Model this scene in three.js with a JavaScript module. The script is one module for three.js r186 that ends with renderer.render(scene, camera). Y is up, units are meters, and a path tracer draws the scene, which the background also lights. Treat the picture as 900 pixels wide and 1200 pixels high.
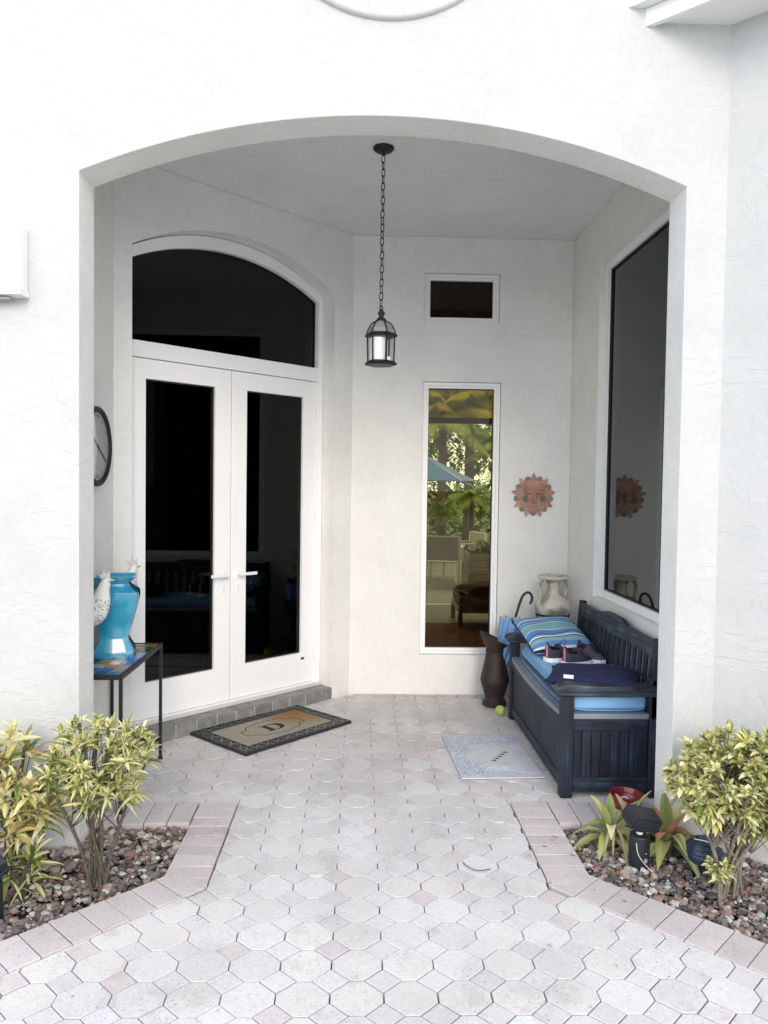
import * as THREE from 'three';
import { mergeGeometries, toCreasedNormals } from 'three/addons/utils/BufferGeometryUtils.js';
import { RoundedBoxGeometry } from 'three/addons/geometries/RoundedBoxGeometry.js';

// ---------------------------------------------------------------- camera, sky, sun, exposure
const scene = new THREE.Scene();
const camera = new THREE.PerspectiveCamera(66.32, 0.75, 0.05, 400);
{
  const cp = Math.cos(0.0345), sp = Math.sin(0.0345), cr = Math.cos(0.0138), sr = Math.sin(0.0138), ca = Math.cos(0.0329), sa = Math.sin(0.0329);
  const M = [[cr, -sr * cp, sr * sp], [sr, cr * cp, -cr * sp], [0, sp, cp]];                 // roll * pitch
  const A = [[ca, 0, -sa], [0, -1, 0], [sa, 0, ca]];                                         // yaw, from right / up / forward
  const R = M.map(r => [0, 1, 2].map(k => r[0] * A[0][k] + r[1] * A[1][k] + r[2] * A[2][k]));
  const ax = (r, s) => new THREE.Vector3(r[0] * s, r[1] * s, -r[2] * s);
  const m = new THREE.Matrix4().makeBasis(ax(R[0], 1), ax(R[1], -1), ax(R[2], -1));
  camera.quaternion.setFromRotationMatrix(m);
  camera.position.set(0, 1.556, 0);
}
const EXPOSURE = 1.84, SUN = 1.0;
const renderer = new THREE.WebGLRenderer({ antialias: true });
renderer.toneMapping = THREE.LinearToneMapping;
renderer.toneMappingExposure = EXPOSURE;
renderer.shadowMap.enabled = true;

// seeded random numbers and tileable noise
let seed = 7;
function rnd() { seed |= 0; seed = seed + 0x6D2B79F5 | 0; let t = Math.imul(seed ^ seed >>> 15, 1 | seed); t = t + Math.imul(t ^ t >>> 7, 61 | t) ^ t; return ((t ^ t >>> 14) >>> 0) / 4294967296; }
const rr = (a, b) => a + (b - a) * rnd();
const pick = a => a[Math.floor(rnd() * a.length)];
const clamp = (x, a = 0, b = 1) => Math.min(b, Math.max(a, x));
const sst = (a, b, x) => { const t = clamp((x - a) / (b - a)); return t * t * (3 - 2 * t); };
function noiseGrid(n, cx, cy, s) {                       // one octave of tileable value noise, n x n
  const keep = seed; seed = s * 7919 + 13; const g = new Float32Array(cx * cy); for (let i = 0; i < g.length; i++) g[i] = rnd(); seed = keep;
  const o = new Float32Array(n * n);
  for (let y = 0; y < n; y++) {
    const fy = y / n * cy, iy = Math.floor(fy), ty = fy - iy, sy = ty * ty * (3 - 2 * ty), r0 = iy % cy * cx, r1 = (iy + 1) % cy * cx;
    for (let x = 0; x < n; x++) {
      const fx = x / n * cx, ix = Math.floor(fx), tx = fx - ix, sx = tx * tx * (3 - 2 * tx), i0 = ix % cx, i1 = (ix + 1) % cx;
      o[y * n + x] = (g[r0 + i0] * (1 - sx) + g[r0 + i1] * sx) * (1 - sy) + (g[r1 + i0] * (1 - sx) + g[r1 + i1] * sx) * sy;
    }
  }
  return o;
}
function fbm(n, cx, cy, oct, s, gain = 0.5) {
  const o = new Float32Array(n * n); let a = 1, t = 0;
  for (let k = 0; k < oct; k++) { const g = noiseGrid(n, Math.min(n, cx << k), Math.min(n, cy << k), s + k * 17); for (let i = 0; i < o.length; i++) o[i] += a * g[i]; t += a; a *= gain; }
  for (let i = 0; i < o.length; i++) o[i] /= t;
  return o;
}
function tex(n, fn, srgb = true) {                        // fn(i, x, y) -> [r, g, b] 0..1 as shown
  const d = new Uint8Array(n * n * 4);
  for (let y = 0, i = 0; y < n; y++) for (let x = 0; x < n; x++, i++) { const c = fn(i, x, y); d[i * 4] = clamp(c[0]) * 255; d[i * 4 + 1] = clamp(c[1]) * 255; d[i * 4 + 2] = clamp(c[2]) * 255; d[i * 4 + 3] = 255; }
  const t = new THREE.DataTexture(d, n, n); t.wrapS = t.wrapT = THREE.RepeatWrapping; t.magFilter = THREE.LinearFilter; t.minFilter = THREE.LinearMipmapLinearFilter; t.generateMipmaps = true;
  if (srgb) t.colorSpace = THREE.SRGBColorSpace; t.needsUpdate = true; return t;
}
const rep = (t, k, l = k) => { const c = t.clone(); c.repeat.set(k, l); c.needsUpdate = true; return c; };

{ // bright hazy sky with broken thin cloud, whole sphere
  const w = 512, h = 256, d = new Float32Array(w * h * 4), n = fbm(512, 6, 6, 5, 91);
  for (let y = 0; y < h; y++) for (let x = 0; x < w; x++) {
    const e = Math.max(0, Math.sin((y / h - 0.5) * Math.PI)), c = sst(0.3, 0.62, n[(y * 2 % 512) * 512 + x]), i = (y * w + x) * 4;
    const g = 1.0 + 0.75 * Math.pow(1 - e, 2.5);
    d[i] = g * (0.76 + 0.22 * c); d[i + 1] = g * (0.85 + 0.15 * c); d[i + 2] = g * (0.99 + 0.04 * c); d[i + 3] = 1;
  }
  const t = new THREE.DataTexture(d, w, h, THREE.RGBAFormat, THREE.FloatType);
  t.mapping = THREE.EquirectangularReflectionMapping; t.magFilter = THREE.LinearFilter; t.needsUpdate = true;
  scene.background = t; scene.environment = t;
}
const sun = new THREE.DirectionalLight(0xfff0de, SUN);
sun.position.set(3, 10, 18.5); sun.target.position.set(0, 0, -4); scene.add(sun, sun.target);
sun.castShadow = true; sun.shadow.radius = 44; sun.shadow.mapSize.set(2048, 2048);
Object.assign(sun.shadow.camera, { left: -14, right: 14, top: 14, bottom: -14, near: 1, far: 60 });

// ---------------------------------------------------------------- helpers
const V3 = (x, y, z) => new THREE.Vector3(x, y, z);
const used = {};
const numbered = n => { const k = used[n] = (used[n] ?? -1) + 1; return k ? n + '_' + String(k).padStart(3, '0') : n; };
const shade = o => { o.traverse(m => { if (m.isMesh) { m.castShadow = m.receiveShadow = true; } }); return o; };
function tag(o, label, category, group) { o.userData.label = label; if (category) o.userData.category = category; if (group) o.userData.group = group; return o; }
function thing(name, label, category, [x, y, z] = [0, 0, 0], turn = 0, group) {   // a Group at the thing's base
  const o = new THREE.Group(); o.name = numbered(name); o.position.set(x, y, z); o.rotation.y = turn; scene.add(o); return tag(o, label, category, group);
}
function clean(g) {                                       // same attributes everywhere, so that geometries merge
  let q = g.index ? g.toNonIndexed() : g;
  if (!q.attributes.normal) q.computeVertexNormals();
  if (!q.attributes.uv) q.setAttribute('uv', new THREE.BufferAttribute(new Float32Array(q.attributes.position.count * 2), 2));
  for (const k of Object.keys(q.attributes)) if (!['position', 'normal', 'uv', 'color'].includes(k)) q.deleteAttribute(k);
  q.morphAttributes = {}; q.groups = []; q.clearGroups?.(); return q;
}
const merge = a => a.length === 1 ? clean(a[0]) : mergeGeometries(a.map(clean));
function boxUV(g, swap = false) {                         // uv in metres from the dominant axis of each face
  const q = clean(g), p = q.attributes.position, n = q.attributes.normal, u = q.attributes.uv;
  for (let i = 0; i < p.count; i += 3) {
    const nx = Math.abs(n.getX(i) + n.getX(i + 1) + n.getX(i + 2)), ny = Math.abs(n.getY(i) + n.getY(i + 1) + n.getY(i + 2)), nz = Math.abs(n.getZ(i) + n.getZ(i + 1) + n.getZ(i + 2));
    for (let k = i; k < i + 3; k++) {
      const x = p.getX(k), y = p.getY(k), z = p.getZ(k);
      let a, b; if (ny >= nx && ny >= nz) { a = x; b = z; } else if (nx >= nz) { a = z; b = y; } else { a = x; b = y; }
      swap ? u.setXY(k, b, a) : u.setXY(k, a, b);
    }
  }
  return q;
}
function put(name, geo, mat, parent = scene, label) {     // one Mesh; under a thing its name may repeat
  const m = new THREE.Mesh(Array.isArray(geo) ? merge(geo) : geo, mat); m.name = parent === scene ? numbered(name) : name; m.castShadow = m.receiveShadow = true;
  parent.add(m); if (label) m.userData.label = label; return m;
}
function struct(name, geo, mat) { const m = put(name, geo, mat); m.userData.kind = 'structure'; return m; }
const box = (x0, x1, y0, y1, z0, z1, r = 0) => {          // world box from its extents
  const w = Math.abs(x1 - x0), h = Math.abs(y1 - y0), d = Math.abs(z1 - z0);
  const g = r ? new RoundedBoxGeometry(w, h, d, 2, Math.min(r, w / 2.01, h / 2.01, d / 2.01)) : new THREE.BoxGeometry(w, h, d);
  return g.translate((x0 + x1) / 2, (y0 + y1) / 2, (z0 + z1) / 2);
};
const cyl = (r0, r1, y0, y1, n = 16, x = 0, z = 0) => new THREE.CylinderGeometry(r1, r0, y1 - y0, n).translate(x, (y0 + y1) / 2, z);
const lathe = (pts, n = 28) => new THREE.LatheGeometry(pts.map(p => new THREE.Vector2(p[0], p[1])), n);
const tube = (pts, r, seg = 16, n = 6, closed = false) => new THREE.TubeGeometry(new THREE.CatmullRomCurve3(pts.map(p => V3(...p)), closed), seg, r, n, closed);
const poly = pts => new THREE.Shape(pts.map(p => new THREE.Vector2(p[0], p[1])));
const extr = (s, d, o = {}) => new THREE.ExtrudeGeometry(s, { depth: d, bevelEnabled: false, curveSegments: 40, ...o });
function bar(a, b, w, h = w, r = 0) {                     // box-section bar from a to b
  const A = V3(...a), B = V3(...b), d = B.clone().sub(A), L = d.length(), g = r ? new RoundedBoxGeometry(w, L, h, 1, r) : new THREE.BoxGeometry(w, L, h);
  g.applyQuaternion(new THREE.Quaternion().setFromUnitVectors(V3(0, 1, 0), d.normalize())); return g.translate((A.x + B.x) / 2, (A.y + B.y) / 2, (A.z + B.z) / 2);
}
function archShape(x0, x1, y0, ys, ya, hole) {            // straight sides to ys, one arc to ya
  const s = hole ? new THREE.Path() : new THREE.Shape(), hw = (x1 - x0) / 2, cx = (x0 + x1) / 2, r = (hw * hw + (ya - ys) ** 2) / (2 * (ya - ys)), cy = ya - r, a = Math.asin(hw / r);
  s.moveTo(x0, y0); s.lineTo(x1, y0); s.lineTo(x1, ys); s.absarc(cx, cy, r, Math.PI / 2 - a, Math.PI / 2 + a, false); s.lineTo(x0, y0); return s;
}
const rectPath = (x0, x1, y0, y1) => { const s = new THREE.Path(); s.moveTo(x0, y0); s.lineTo(x1, y0); s.lineTo(x1, y1); s.lineTo(x0, y1); s.lineTo(x0, y0); return s; };
const rectShape = (x0, x1, y0, y1) => poly([[x0, y0], [x1, y0], [x1, y1], [x0, y1]]);
const ringFrame = (x0, x1, y0, y1, w, d) => { const s = rectShape(x0, x1, y0, y1); s.holes.push(rectPath(x0 + w, x1 - w, y0 + w, y1 - w)); return extr(s, d); };

// ---------------------------------------------------------------- materials
const lin = (r, g, b) => new THREE.Color().setRGB(r, g, b);
const std = (c, rough = 0.8, o = {}) => new THREE.MeshStandardMaterial({ color: lin(...c), roughness: rough, ...o });
const phys = (c, rough, o = {}) => new THREE.MeshPhysicalMaterial({ color: lin(...c), roughness: rough, ...o });
const N = 1024;
const fineN = fbm(N, 64, 64, 4, 3), coarseN = fbm(N, 5, 5, 5, 8), trowA = fbm(N, 22, 46, 3, 21), trowB = fbm(N, 40, 16, 3, 33), mask = fbm(N, 7, 7, 3, 44);
const stuccoB = tex(N, i => { const m = sst(0.42, 0.6, mask[i]), p = sst(0.5, 0.56, trowA[i]) * m + sst(0.56, 0.6, trowB[i]) * (1 - m) * 0.8; const h = 0.25 * fineN[i] + 0.18 * coarseN[i] + 0.42 * p; return [h, h, h]; }, false);
const stuccoC = tex(N, i => { const k = 0.955 + 0.05 * (coarseN[i] - 0.5) + 0.035 * (fineN[i] - 0.5) + 0.03 * (mask[i] - 0.5); return [k, k, k * 0.997]; });
const wallMat = (c, k, b) => std(c, 0.88, { map: rep(stuccoC, k), bumpMap: rep(stuccoB, k), bumpScale: b });
const mat = {};
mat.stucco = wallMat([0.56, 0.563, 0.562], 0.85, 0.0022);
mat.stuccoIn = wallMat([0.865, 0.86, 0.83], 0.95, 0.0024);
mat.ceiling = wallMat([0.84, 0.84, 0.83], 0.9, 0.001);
mat.white = std([0.87, 0.87, 0.87], 0.42, { bumpMap: rep(stuccoB, 2), bumpScale: 0.0002 });
mat.trim = std([0.78, 0.78, 0.77], 0.5);
mat.seal = std([0.012, 0.012, 0.012], 0.6);
mat.glassDark = phys([0.10, 0.11, 0.12], 0.01, { transmission: 1, thickness: 0, ior: 1.5, specularIntensity: 0.8 });
mat.glassWindow = phys([0.22, 0.27, 0.29], 0.01, { transmission: 1, thickness: 0, ior: 1.5, specularIntensity: 0.85 });
mat.glassTint = phys([0.76, 0.71, 0.50], 0.01, { transmission: 1, thickness: 0, ior: 1.5, specularIntensity: 0.3 });
mat.glassAmber = phys([1.0, 0.80, 0.34], 0.02, { transmission: 1, thickness: 0, ior: 1.5 });
mat.glassBrown = phys([0.22, 0.15, 0.09], 0.01, { transmission: 1, thickness: 0, ior: 1.5, specularIntensity: 0.6 });
mat.interior = std([0.34, 0.27, 0.19], 0.9, { map: rep(stuccoC, 0.5) });
mat.darkRoom = std([0.10, 0.085, 0.07], 0.9);
mat.roof = std([0.3, 0.28, 0.26], 0.9);
mat.blackIron = std([0.018, 0.018, 0.02], 0.45, { metalness: 0.4, bumpMap: rep(stuccoB, 6), bumpScale: 0.0006 });
mat.steel = std([0.55, 0.55, 0.56], 0.3, { metalness: 1 });

// ---------------------------------------------------------------- the house
const house = thing('house', 'white stucco house with an arched entrance porch, double glass doors and pale trim', 'house');
const hp = (name, geo, m, label) => put(name, boxUV(Array.isArray(geo) ? merge(geo) : geo), m, house, label);
{ // front wall with the big segmental arch
  const s = rectShape(-4.5, 1.62, -0.3, 5.0);
  s.holes.length = 0;
  const pts = []; const cx = 0.103, hw = 1.283, ys = 2.845, ya = 3.107, r = (hw * hw + (ya - ys) ** 2) / (2 * (ya - ys)), a = Math.asin(hw / r);
  for (let i = 0; i <= 48; i++) { const t = a - 2 * a * i / 48; pts.push([cx + r * Math.sin(t), ya - r + r * Math.cos(t)]); }
  const out = [[-4.5, -0.3], [-1.18, -0.3], ...pts.reverse(), [1.386, -0.3], [1.6, -0.3], [1.6, 5.0], [-4.5, 5.0]];
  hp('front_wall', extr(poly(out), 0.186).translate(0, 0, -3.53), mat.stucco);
}
{ // added skin on the arch reveal, its paler colour stands in for bounced light
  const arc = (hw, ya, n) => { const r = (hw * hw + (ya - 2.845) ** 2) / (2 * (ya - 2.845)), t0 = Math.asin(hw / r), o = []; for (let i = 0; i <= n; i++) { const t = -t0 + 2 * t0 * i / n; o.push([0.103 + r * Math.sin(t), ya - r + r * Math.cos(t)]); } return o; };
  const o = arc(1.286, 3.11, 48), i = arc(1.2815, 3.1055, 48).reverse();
  hp('brightened_reveal', extr(poly([[-1.183, -0.28], ...o, [1.389, -0.28], [1.3845, -0.28], ...i, [-1.1785, -0.28]]), 0.1855).translate(0, 0, -3.531), mat.stuccoIn);
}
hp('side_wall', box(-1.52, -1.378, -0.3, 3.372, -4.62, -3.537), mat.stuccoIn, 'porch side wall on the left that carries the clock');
// door wall, at 45 degrees
const doorFrame = new THREE.Matrix4().makeBasis(V3(Math.SQRT1_2, 0, -Math.SQRT1_2), V3(0, 1, 0), V3(Math.SQRT1_2, 0, Math.SQRT1_2)).setPosition(-0.66, 0, -5.173);
const OD = { x0: -0.903, x1: 0.675, ys: 2.905, ya: 3.125 };
{
  const s = rectShape(-1.08, 0.95, -0.3, 3.372); s.holes.push(archShape(OD.x0, OD.x1, -0.25, OD.ys, OD.ya, true));
  hp('door_wall', extr(s, 0.22).translate(0, 0, -0.22).applyMatrix4(doorFrame), mat.stuccoIn);
}
const W1 = [0.467, 1.022, 2.755, 3.115], W2 = [0.467, 1.043, 0.298, 2.322];
{
  const s = rectShape(-0.10, 1.566, -0.3, 3.372); s.holes.push(rectPath(...W1), rectPath(...W2));
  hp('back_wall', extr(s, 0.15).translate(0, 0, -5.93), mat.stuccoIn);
  const r = rectShape(3.537, 5.93, -0.3, 3.372); r.holes.push(rectPath(3.78, 5.15, 0.835, 3.03));
  hp('window_wall', extr(r, 0.15).rotateY(Math.PI / 2).translate(1.568, 0, 0), mat.stuccoIn);
}
hp('porch_ceiling', extr(poly([[-4.4, 3.537], [1.66, 3.537], [4.4, 0.79], [4.4, 9.99], [-4.4, 9.99]]), 0.12).rotateX(-Math.PI / 2).translate(0, 3.374, 0), mat.ceiling);
{ // wing on the right at 45 degrees, eave above it
  const wing = new THREE.Matrix4().makeBasis(V3(Math.SQRT1_2, 0, Math.SQRT1_2), V3(0, 1, 0), V3(-Math.SQRT1_2, 0, Math.SQRT1_2)).setPosition(1.556, 0, -3.3455);
  hp('wing_wall', box(0, 4.2, -0.3, 5, -0.15, 0).applyMatrix4(wing), mat.stucco);
  const run = (o0, o1, y0, y1) => extr(poly([[-o0, o0], [4.2, o0], [4.2, o1], [-o1, o1]]), y1 - y0).rotateX(-Math.PI / 2).scale(1, 1, -1).translate(0, y0, 0);
  const fl = (o0, o1, y0, y1) => { const g = run(o0, o1, y0, y1).toNonIndexed(); const p = g.attributes.position; for (let i = 0; i < p.count; i += 3) { for (let k = 0; k < 3; k++) { const a = p.getComponent(i + 1, k), b = p.getComponent(i + 2, k); p.setComponent(i + 1, k, b); p.setComponent(i + 2, k, a); } } g.computeVertexNormals(); return g.applyMatrix4(wing); };
  hp('soffit', fl(0.002, 0.235, 3.525, 3.545), mat.trim);
  hp('fascia', fl(0.235, 0.262, 3.508, 3.58), mat.trim);
  hp('gutter', fl(0.255, 0.315, 3.583, 3.74), mat.trim);
}
hp('outer_wall', box(-4.5, -4.38, -0.3, 4.6, -10, -3.54), mat.stucco); hp('outer_wall', box(4.4, 4.52, -0.3, 4.6, -10, -0.45), mat.stucco);
{
  const s = rectShape(-4.5, 4.52, -0.3, 4.6); s.holes.push(rectPath(0.15, 2.55, 0.02, 3.1));
  hp('rear_wall', extr(s, 0.15).translate(0, 0, -10.16), mat.stucco);
  hp('roof', extr(poly([[-4.48, 3.56], [1.6, 3.56], [4.5, 0.6], [4.5, 10.12], [-4.48, 10.12]]), 0.15).rotateX(-Math.PI / 2).translate(0, 4.61, 0), mat.roof);
  hp('room_floor', box(-4.37, 4.39, -0.05, 0.018, -9.99, -5.94), std([0.30, 0.25, 0.20], 0.35));
  for (const b of [box(-4.37, -4.3, 0.02, 3.37, -9.99, -5.94), box(-0.4, -0.3, 0.02, 3.37, -9.98, -5.95), box(2.6, 2.7, 0.02, 3.37, -9.98, -2.45)]) hp('room_wall', b, mat.interior);
  hp('patio_door_header', box(0.15, 2.55, 2.36, 2.43, -10.12, -10.04), mat.darkRoom);
  hp('transom_glass', box(0.15, 2.55, 2.43, 3.1, -10.09, -10.084), mat.glassAmber, 'amber tinted glass over the garden opening');
  hp('patio_door_post', box(1.76, 1.8, 0.02, 2.36, -10.11, -10.05), mat.trim);
}
{ // round medallion over the arch
  const g = lathe([[0, 0.03], [0.545, 0.03], [0.556, 0.024], [0.56, 0.012], [0.56, -0.004]], 72).rotateX(Math.PI / 2).translate(0.101, 4.054, -3.35);
  const m = hp('medallion', g, mat.stucco, 'smooth round plaster medallion over the arch');
}
// windows in the back wall
function frontalWindow([x0, x1, y0, y1], zFace, glass) {
  const zf = -5.78 - 0.025, fr = hp('window', [ringFrame(x0 + .003, x1 - .003, y0 + .003, y1 - .003, 0.022, 0.06).translate(0, 0, zf - 0.06), ringFrame(x0 + 0.02, x1 - 0.02, y0 + 0.02, y1 - 0.02, 0.024, 0.05).translate(0, 0, zf - 0.068)], mat.white);
  put('glass_seal', ringFrame(x0 + 0.042, x1 - 0.042, y0 + 0.042, y1 - 0.042, 0.008, 0.02).translate(0, 0, zf - 0.06), mat.seal, fr);
  put('glass_pane', box(x0 + 0.044, x1 - 0.044, y0 + 0.044, y1 - 0.044, zf - 0.05, zf - 0.044), glass, fr);
  return fr;
}
frontalWindow(W1, 0, mat.glassBrown).userData.label = 'small horizontal window high on the back wall';
frontalWindow(W2, 0, mat.glassTint).userData.label = 'tall narrow window that looks through to the garden';
{ // big window in the right wall
  const turn = g => g.rotateY(Math.PI / 2), x = 1.568 + 0.04;
  const fr = hp('window', turn(ringFrame(3.783, 5.147, 0.838, 3.027, 0.05, 0.07)).translate(x, 0, 0), mat.white, 'tall dark picture window over the bench');
  put('glass_seal', turn(ringFrame(3.828, 5.102, 0.883, 2.982, 0.012, 0.02)).translate(x + 0.018, 0, 0), mat.seal, fr);
  put('glass_pane', box(x + 0.03, x + 0.036, 0.887, 2.978, -5.098, -3.832), mat.glassWindow, fr);
}
// transom, door frame, leaves: local s, y, n
const dz = -0.12;
const dm = g => g.applyMatrix4(doorFrame);
{
  const s = archShape(OD.x0 + .004, OD.x1 - .004, 0.085, OD.ys - .004, OD.ya - .005); s.holes.push(archShape(OD.x0 + 0.05, OD.x1 - 0.05, 2.39, 2.86, 3.04, true), rectPath(OD.x0 + 0.046, OD.x1 - 0.046, 0.115, 2.294));
  const fr = put('transom_window', dm(boxUV(extr(s, 0.1).translate(0, 0, dz - 0.1))), mat.white, house, 'arched transom over the double doors with its white frame');
  const o = archShape(OD.x0 + 0.05, OD.x1 - 0.05, 2.39, 2.86, 3.04); o.holes.push(archShape(OD.x0 + 0.056, OD.x1 - 0.056, 2.396, 2.858, 3.034, true));
  put('glass_seal', dm(extr(o, 0.02).translate(0, 0, dz - 0.055)), mat.seal, fr);
  put('glass_pane', dm(extr(archShape(OD.x0 + 0.052, OD.x1 - 0.052, 2.392, 2.859, 3.038), 0.006).translate(0, 0, dz - 0.05)), mat.glassDark, fr);
  put('threshold', dm(box(OD.x0 + .01, OD.x1 - .01, 0.084, 0.108, dz - 0.09, dz + 0.018, 0.004)), std([0.6, 0.6, 0.6], 0.4), house);
}
function doorLeaf(s0, s1, side) {
  const s = rectShape(s0, s1, 0.117, 2.291); s.holes.push(rectPath(s0 + 0.122, s1 - 0.122, 0.338, 2.172));
  const leaf = put('door', dm(boxUV(extr(s, 0.05, { bevelEnabled: true, bevelSize: 0.003, bevelThickness: 0.003, bevelOffset: -0.003, bevelSegments: 2 }).translate(0, 0, dz - 0.07))), mat.white, house, side < 0 ? 'left leaf of the white double door' : 'right leaf of the white double door');
  put('glass_seal', dm(ringFrame(s0 + 0.118, s1 - 0.118, 0.334, 2.176, 0.012, 0.02).translate(0, 0, dz - 0.058)), mat.seal, leaf);
  put('glass_pane', dm(box(s0 + 0.12, s1 - 0.12, 0.336, 2.174, dz - 0.05, dz - 0.044)), mat.glassDark, leaf);
  const hx = side < 0 ? s1 - 0.055 : s0 + 0.055, d = side;
  put('handle', dm(merge([box(hx - 0.016, hx + 0.016, 0.925, 0.975, dz - 0.02, dz - 0.008, 0.004), new THREE.CylinderGeometry(0.009, 0.009, 0.05, 12).rotateX(Math.PI / 2).translate(hx, 0.952, dz + 0.006), box(hx - (d > 0 ? 0.012 : 0.125), hx + (d > 0 ? 0.125 : 0.012), 0.942, 0.963, dz + 0.024, dz + 0.036, 0.005)])), std([0.8, 0.8, 0.8], 0.3), leaf);
  put('lock_plate', dm(merge([box(hx - 0.013, hx + 0.013, 0.835, 0.885, dz - 0.02, dz - 0.012, 0.003), box(hx - 0.003, hx + 0.003, 0.853, 0.868, dz - 0.014, dz - 0.0105)])), mat.trim, leaf);
  const ex = side < 0 ? s0 - 0.004 : s1 + 0.004;
  for (const y of [0.32, 1.33, 2.06]) put('hinge', dm(new THREE.CylinderGeometry(0.0075, 0.0075, 0.11, 10).translate(ex, y, dz - 0.012)), mat.trim, leaf);
  if (side > 0) put('maker_plate', dm(box(s1 - 0.125, s1 - 0.093, 0.288, 0.305, dz - 0.02, dz - 0.0155)), std([0.06, 0.06, 0.06], 0.4), leaf);
  put('weather_strip', dm(box(s0 + 0.01, s1 - 0.01, 0.108, 0.118, dz - 0.05, dz - 0.03)), mat.seal, leaf);
}
doorLeaf(-0.857, -0.117, -1); doorLeaf(-0.111, 0.629, 1);
put('gap_shade_strip', dm(box(-0.13, -0.098, 0.12, 2.285, dz - 0.08, dz - 0.07)), mat.seal, house);  // black strip added behind the leaf gap, stands in for its shadow
{ // tiled step in front of the doors
  const step = put('door_step', dm(box(OD.x0 + .002, OD.x1 + 0.01, -0.05, 0.0795, dz - 0.2, -0.002)), std([0.56, 0.55, 0.52], 0.9), house, 'low step of grey glazed tiles under the doors');
  const c = fbm(256, 8, 8, 5, 61), tt = tex(256, i => { const k = 0.8 + 0.25 * (c[i] - 0.5); return [k, k, k]; });
  const tm = [0, 1, 2].map(k => std([0.33 + 0.03 * k, 0.325 + 0.03 * k, 0.31 + 0.027 * k], 0.5, { map: rep(tt, 3) }));
  for (let x = OD.x0 + 0.003; x < OD.x1; x += 0.1487) {
    const a = x, b = Math.min(x + 0.1427, OD.x1 + 0.008);
    put('tile', dm(boxUV(box(a, b, -0.04, 0.073, -0.012, 0.002 + rr(0, 0.0015), 0.003))), pick(tm), step);
    put('tile', dm(boxUV(box(a, b, 0.07, 0.0835 + rr(0, 0.001), -0.118, 0.001, 0.003))), pick(tm), step);
  }
}
// ---------------------------------------------------------------- ground, paving, beds
struct('ground', new THREE.PlaneGeometry(500, 500).rotateX(-Math.PI / 2).translate(0, -0.2, -20), std([0.13, 0.15, 0.07], 1));
struct('driveway', boxUV(box(-16, 16, -0.15, -0.025, -0.39, 28)), std([0.68, 0.68, 0.67], 0.9, { map: rep(stuccoC, 2) }));
const sandN = fbm(512, 40, 40, 4, 71);
const sandT = tex(512, i => { const k = 0.5 + 0.6 * (sandN[i] - 0.5); return [k, k * 0.94, k * 0.88]; });
const paving = put('paving', boxUV(box(-4, 4, -0.15, -0.047, -5.9, -0.4)), std([0.16, 0.145, 0.13], 1, { map: rep(sandT, 4) })); paving.userData.kind = 'structure';
const pvA = fbm(N, 150, 150, 3, 81, 0.7), pvB = fbm(N, 4, 4, 5, 83), pvC = fbm(N, 260, 260, 1, 87), pvD = fbm(N, 12, 12, 4, 89);
const paverT = tex(N, i => { let k = 0.93 + 0.10 * (pvA[i] - 0.5) + 0.10 * (pvB[i] - 0.5); k -= 0.16 * sst(0.8, 0.93, pvC[i]) * sst(0.35, 0.7, pvD[i]) + 0.05 * sst(0.6, 0.85, pvD[i]); return [k, k * 0.992, k * 0.985]; });
const paverB = tex(N, i => { const h = 0.5 + 0.35 * (pvA[i] - 0.5) - 0.4 * sst(0.74, 0.9, pvC[i]); return [h, h, h]; }, false);
const pMats = (list) => list.map(c => std(c, 0.88, { map: rep(paverT, 0.9), bumpMap: rep(paverB, 0.9), bumpScale: 0.002 }));
const octM = pMats([[0.754, 0.748, 0.754], [0.72, 0.713, 0.718], [0.743, 0.731, 0.73], [0.686, 0.679, 0.683], [0.766, 0.766, 0.777], [0.702, 0.691, 0.69], [0.745, 0.716, 0.713]]);
const sqM = pMats([[0.72, 0.696, 0.718], [0.674, 0.65, 0.665], [0.708, 0.679, 0.695], [0.743, 0.725, 0.754], [0.672, 0.62, 0.635]]);
const brM = pMats([[0.651, 0.598, 0.613], [0.618, 0.57, 0.579], [0.674, 0.627, 0.642], [0.595, 0.547, 0.555]]);
function clipPoly(p, a, b, c) {                            // keep a x + b z <= c
  const o = [];
  for (let i = 0; i < p.length; i++) { const P = p[i], Q = p[(i + 1) % p.length], dp = a * P[0] + b * P[1] - c, dq = a * Q[0] + b * Q[1] - c; if (dp <= 0) o.push(P); if (dp * dq < 0) { const t = dp / (dp - dq); o.push([P[0] + t * (Q[0] - P[0]), P[1] + t * (Q[1] - P[1])]); } }
  return o;
}
const area = p => { let s = 0; for (let i = 0; i < p.length; i++) { const q = p[(i + 1) % p.length]; s += p[i][0] * q[1] - q[0] * p[i][1]; } return s / 2; };
function inset(p, d) {                                     // inset a convex counter-clockwise polygon
  const n = p.length, o = [];
  for (let i = 0; i < n; i++) {
    const A = p[(i + n - 1) % n], B = p[i], C = p[(i + 1) % n], l1 = Math.hypot(B[0] - A[0], B[1] - A[1]), l2 = Math.hypot(C[0] - B[0], C[1] - B[1]);
    const n1 = [-(B[1] - A[1]) / l1, (B[0] - A[0]) / l1], n2 = [-(C[1] - B[1]) / l2, (C[0] - B[0]) / l2], k = d / Math.max(0.3, 1 + n1[0] * n2[0] + n1[1] * n2[1]);
    o.push([B[0] + (n1[0] + n2[0]) * k, B[1] + (n1[1] + n2[1]) * k]);
  }
  return o;
}
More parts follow.
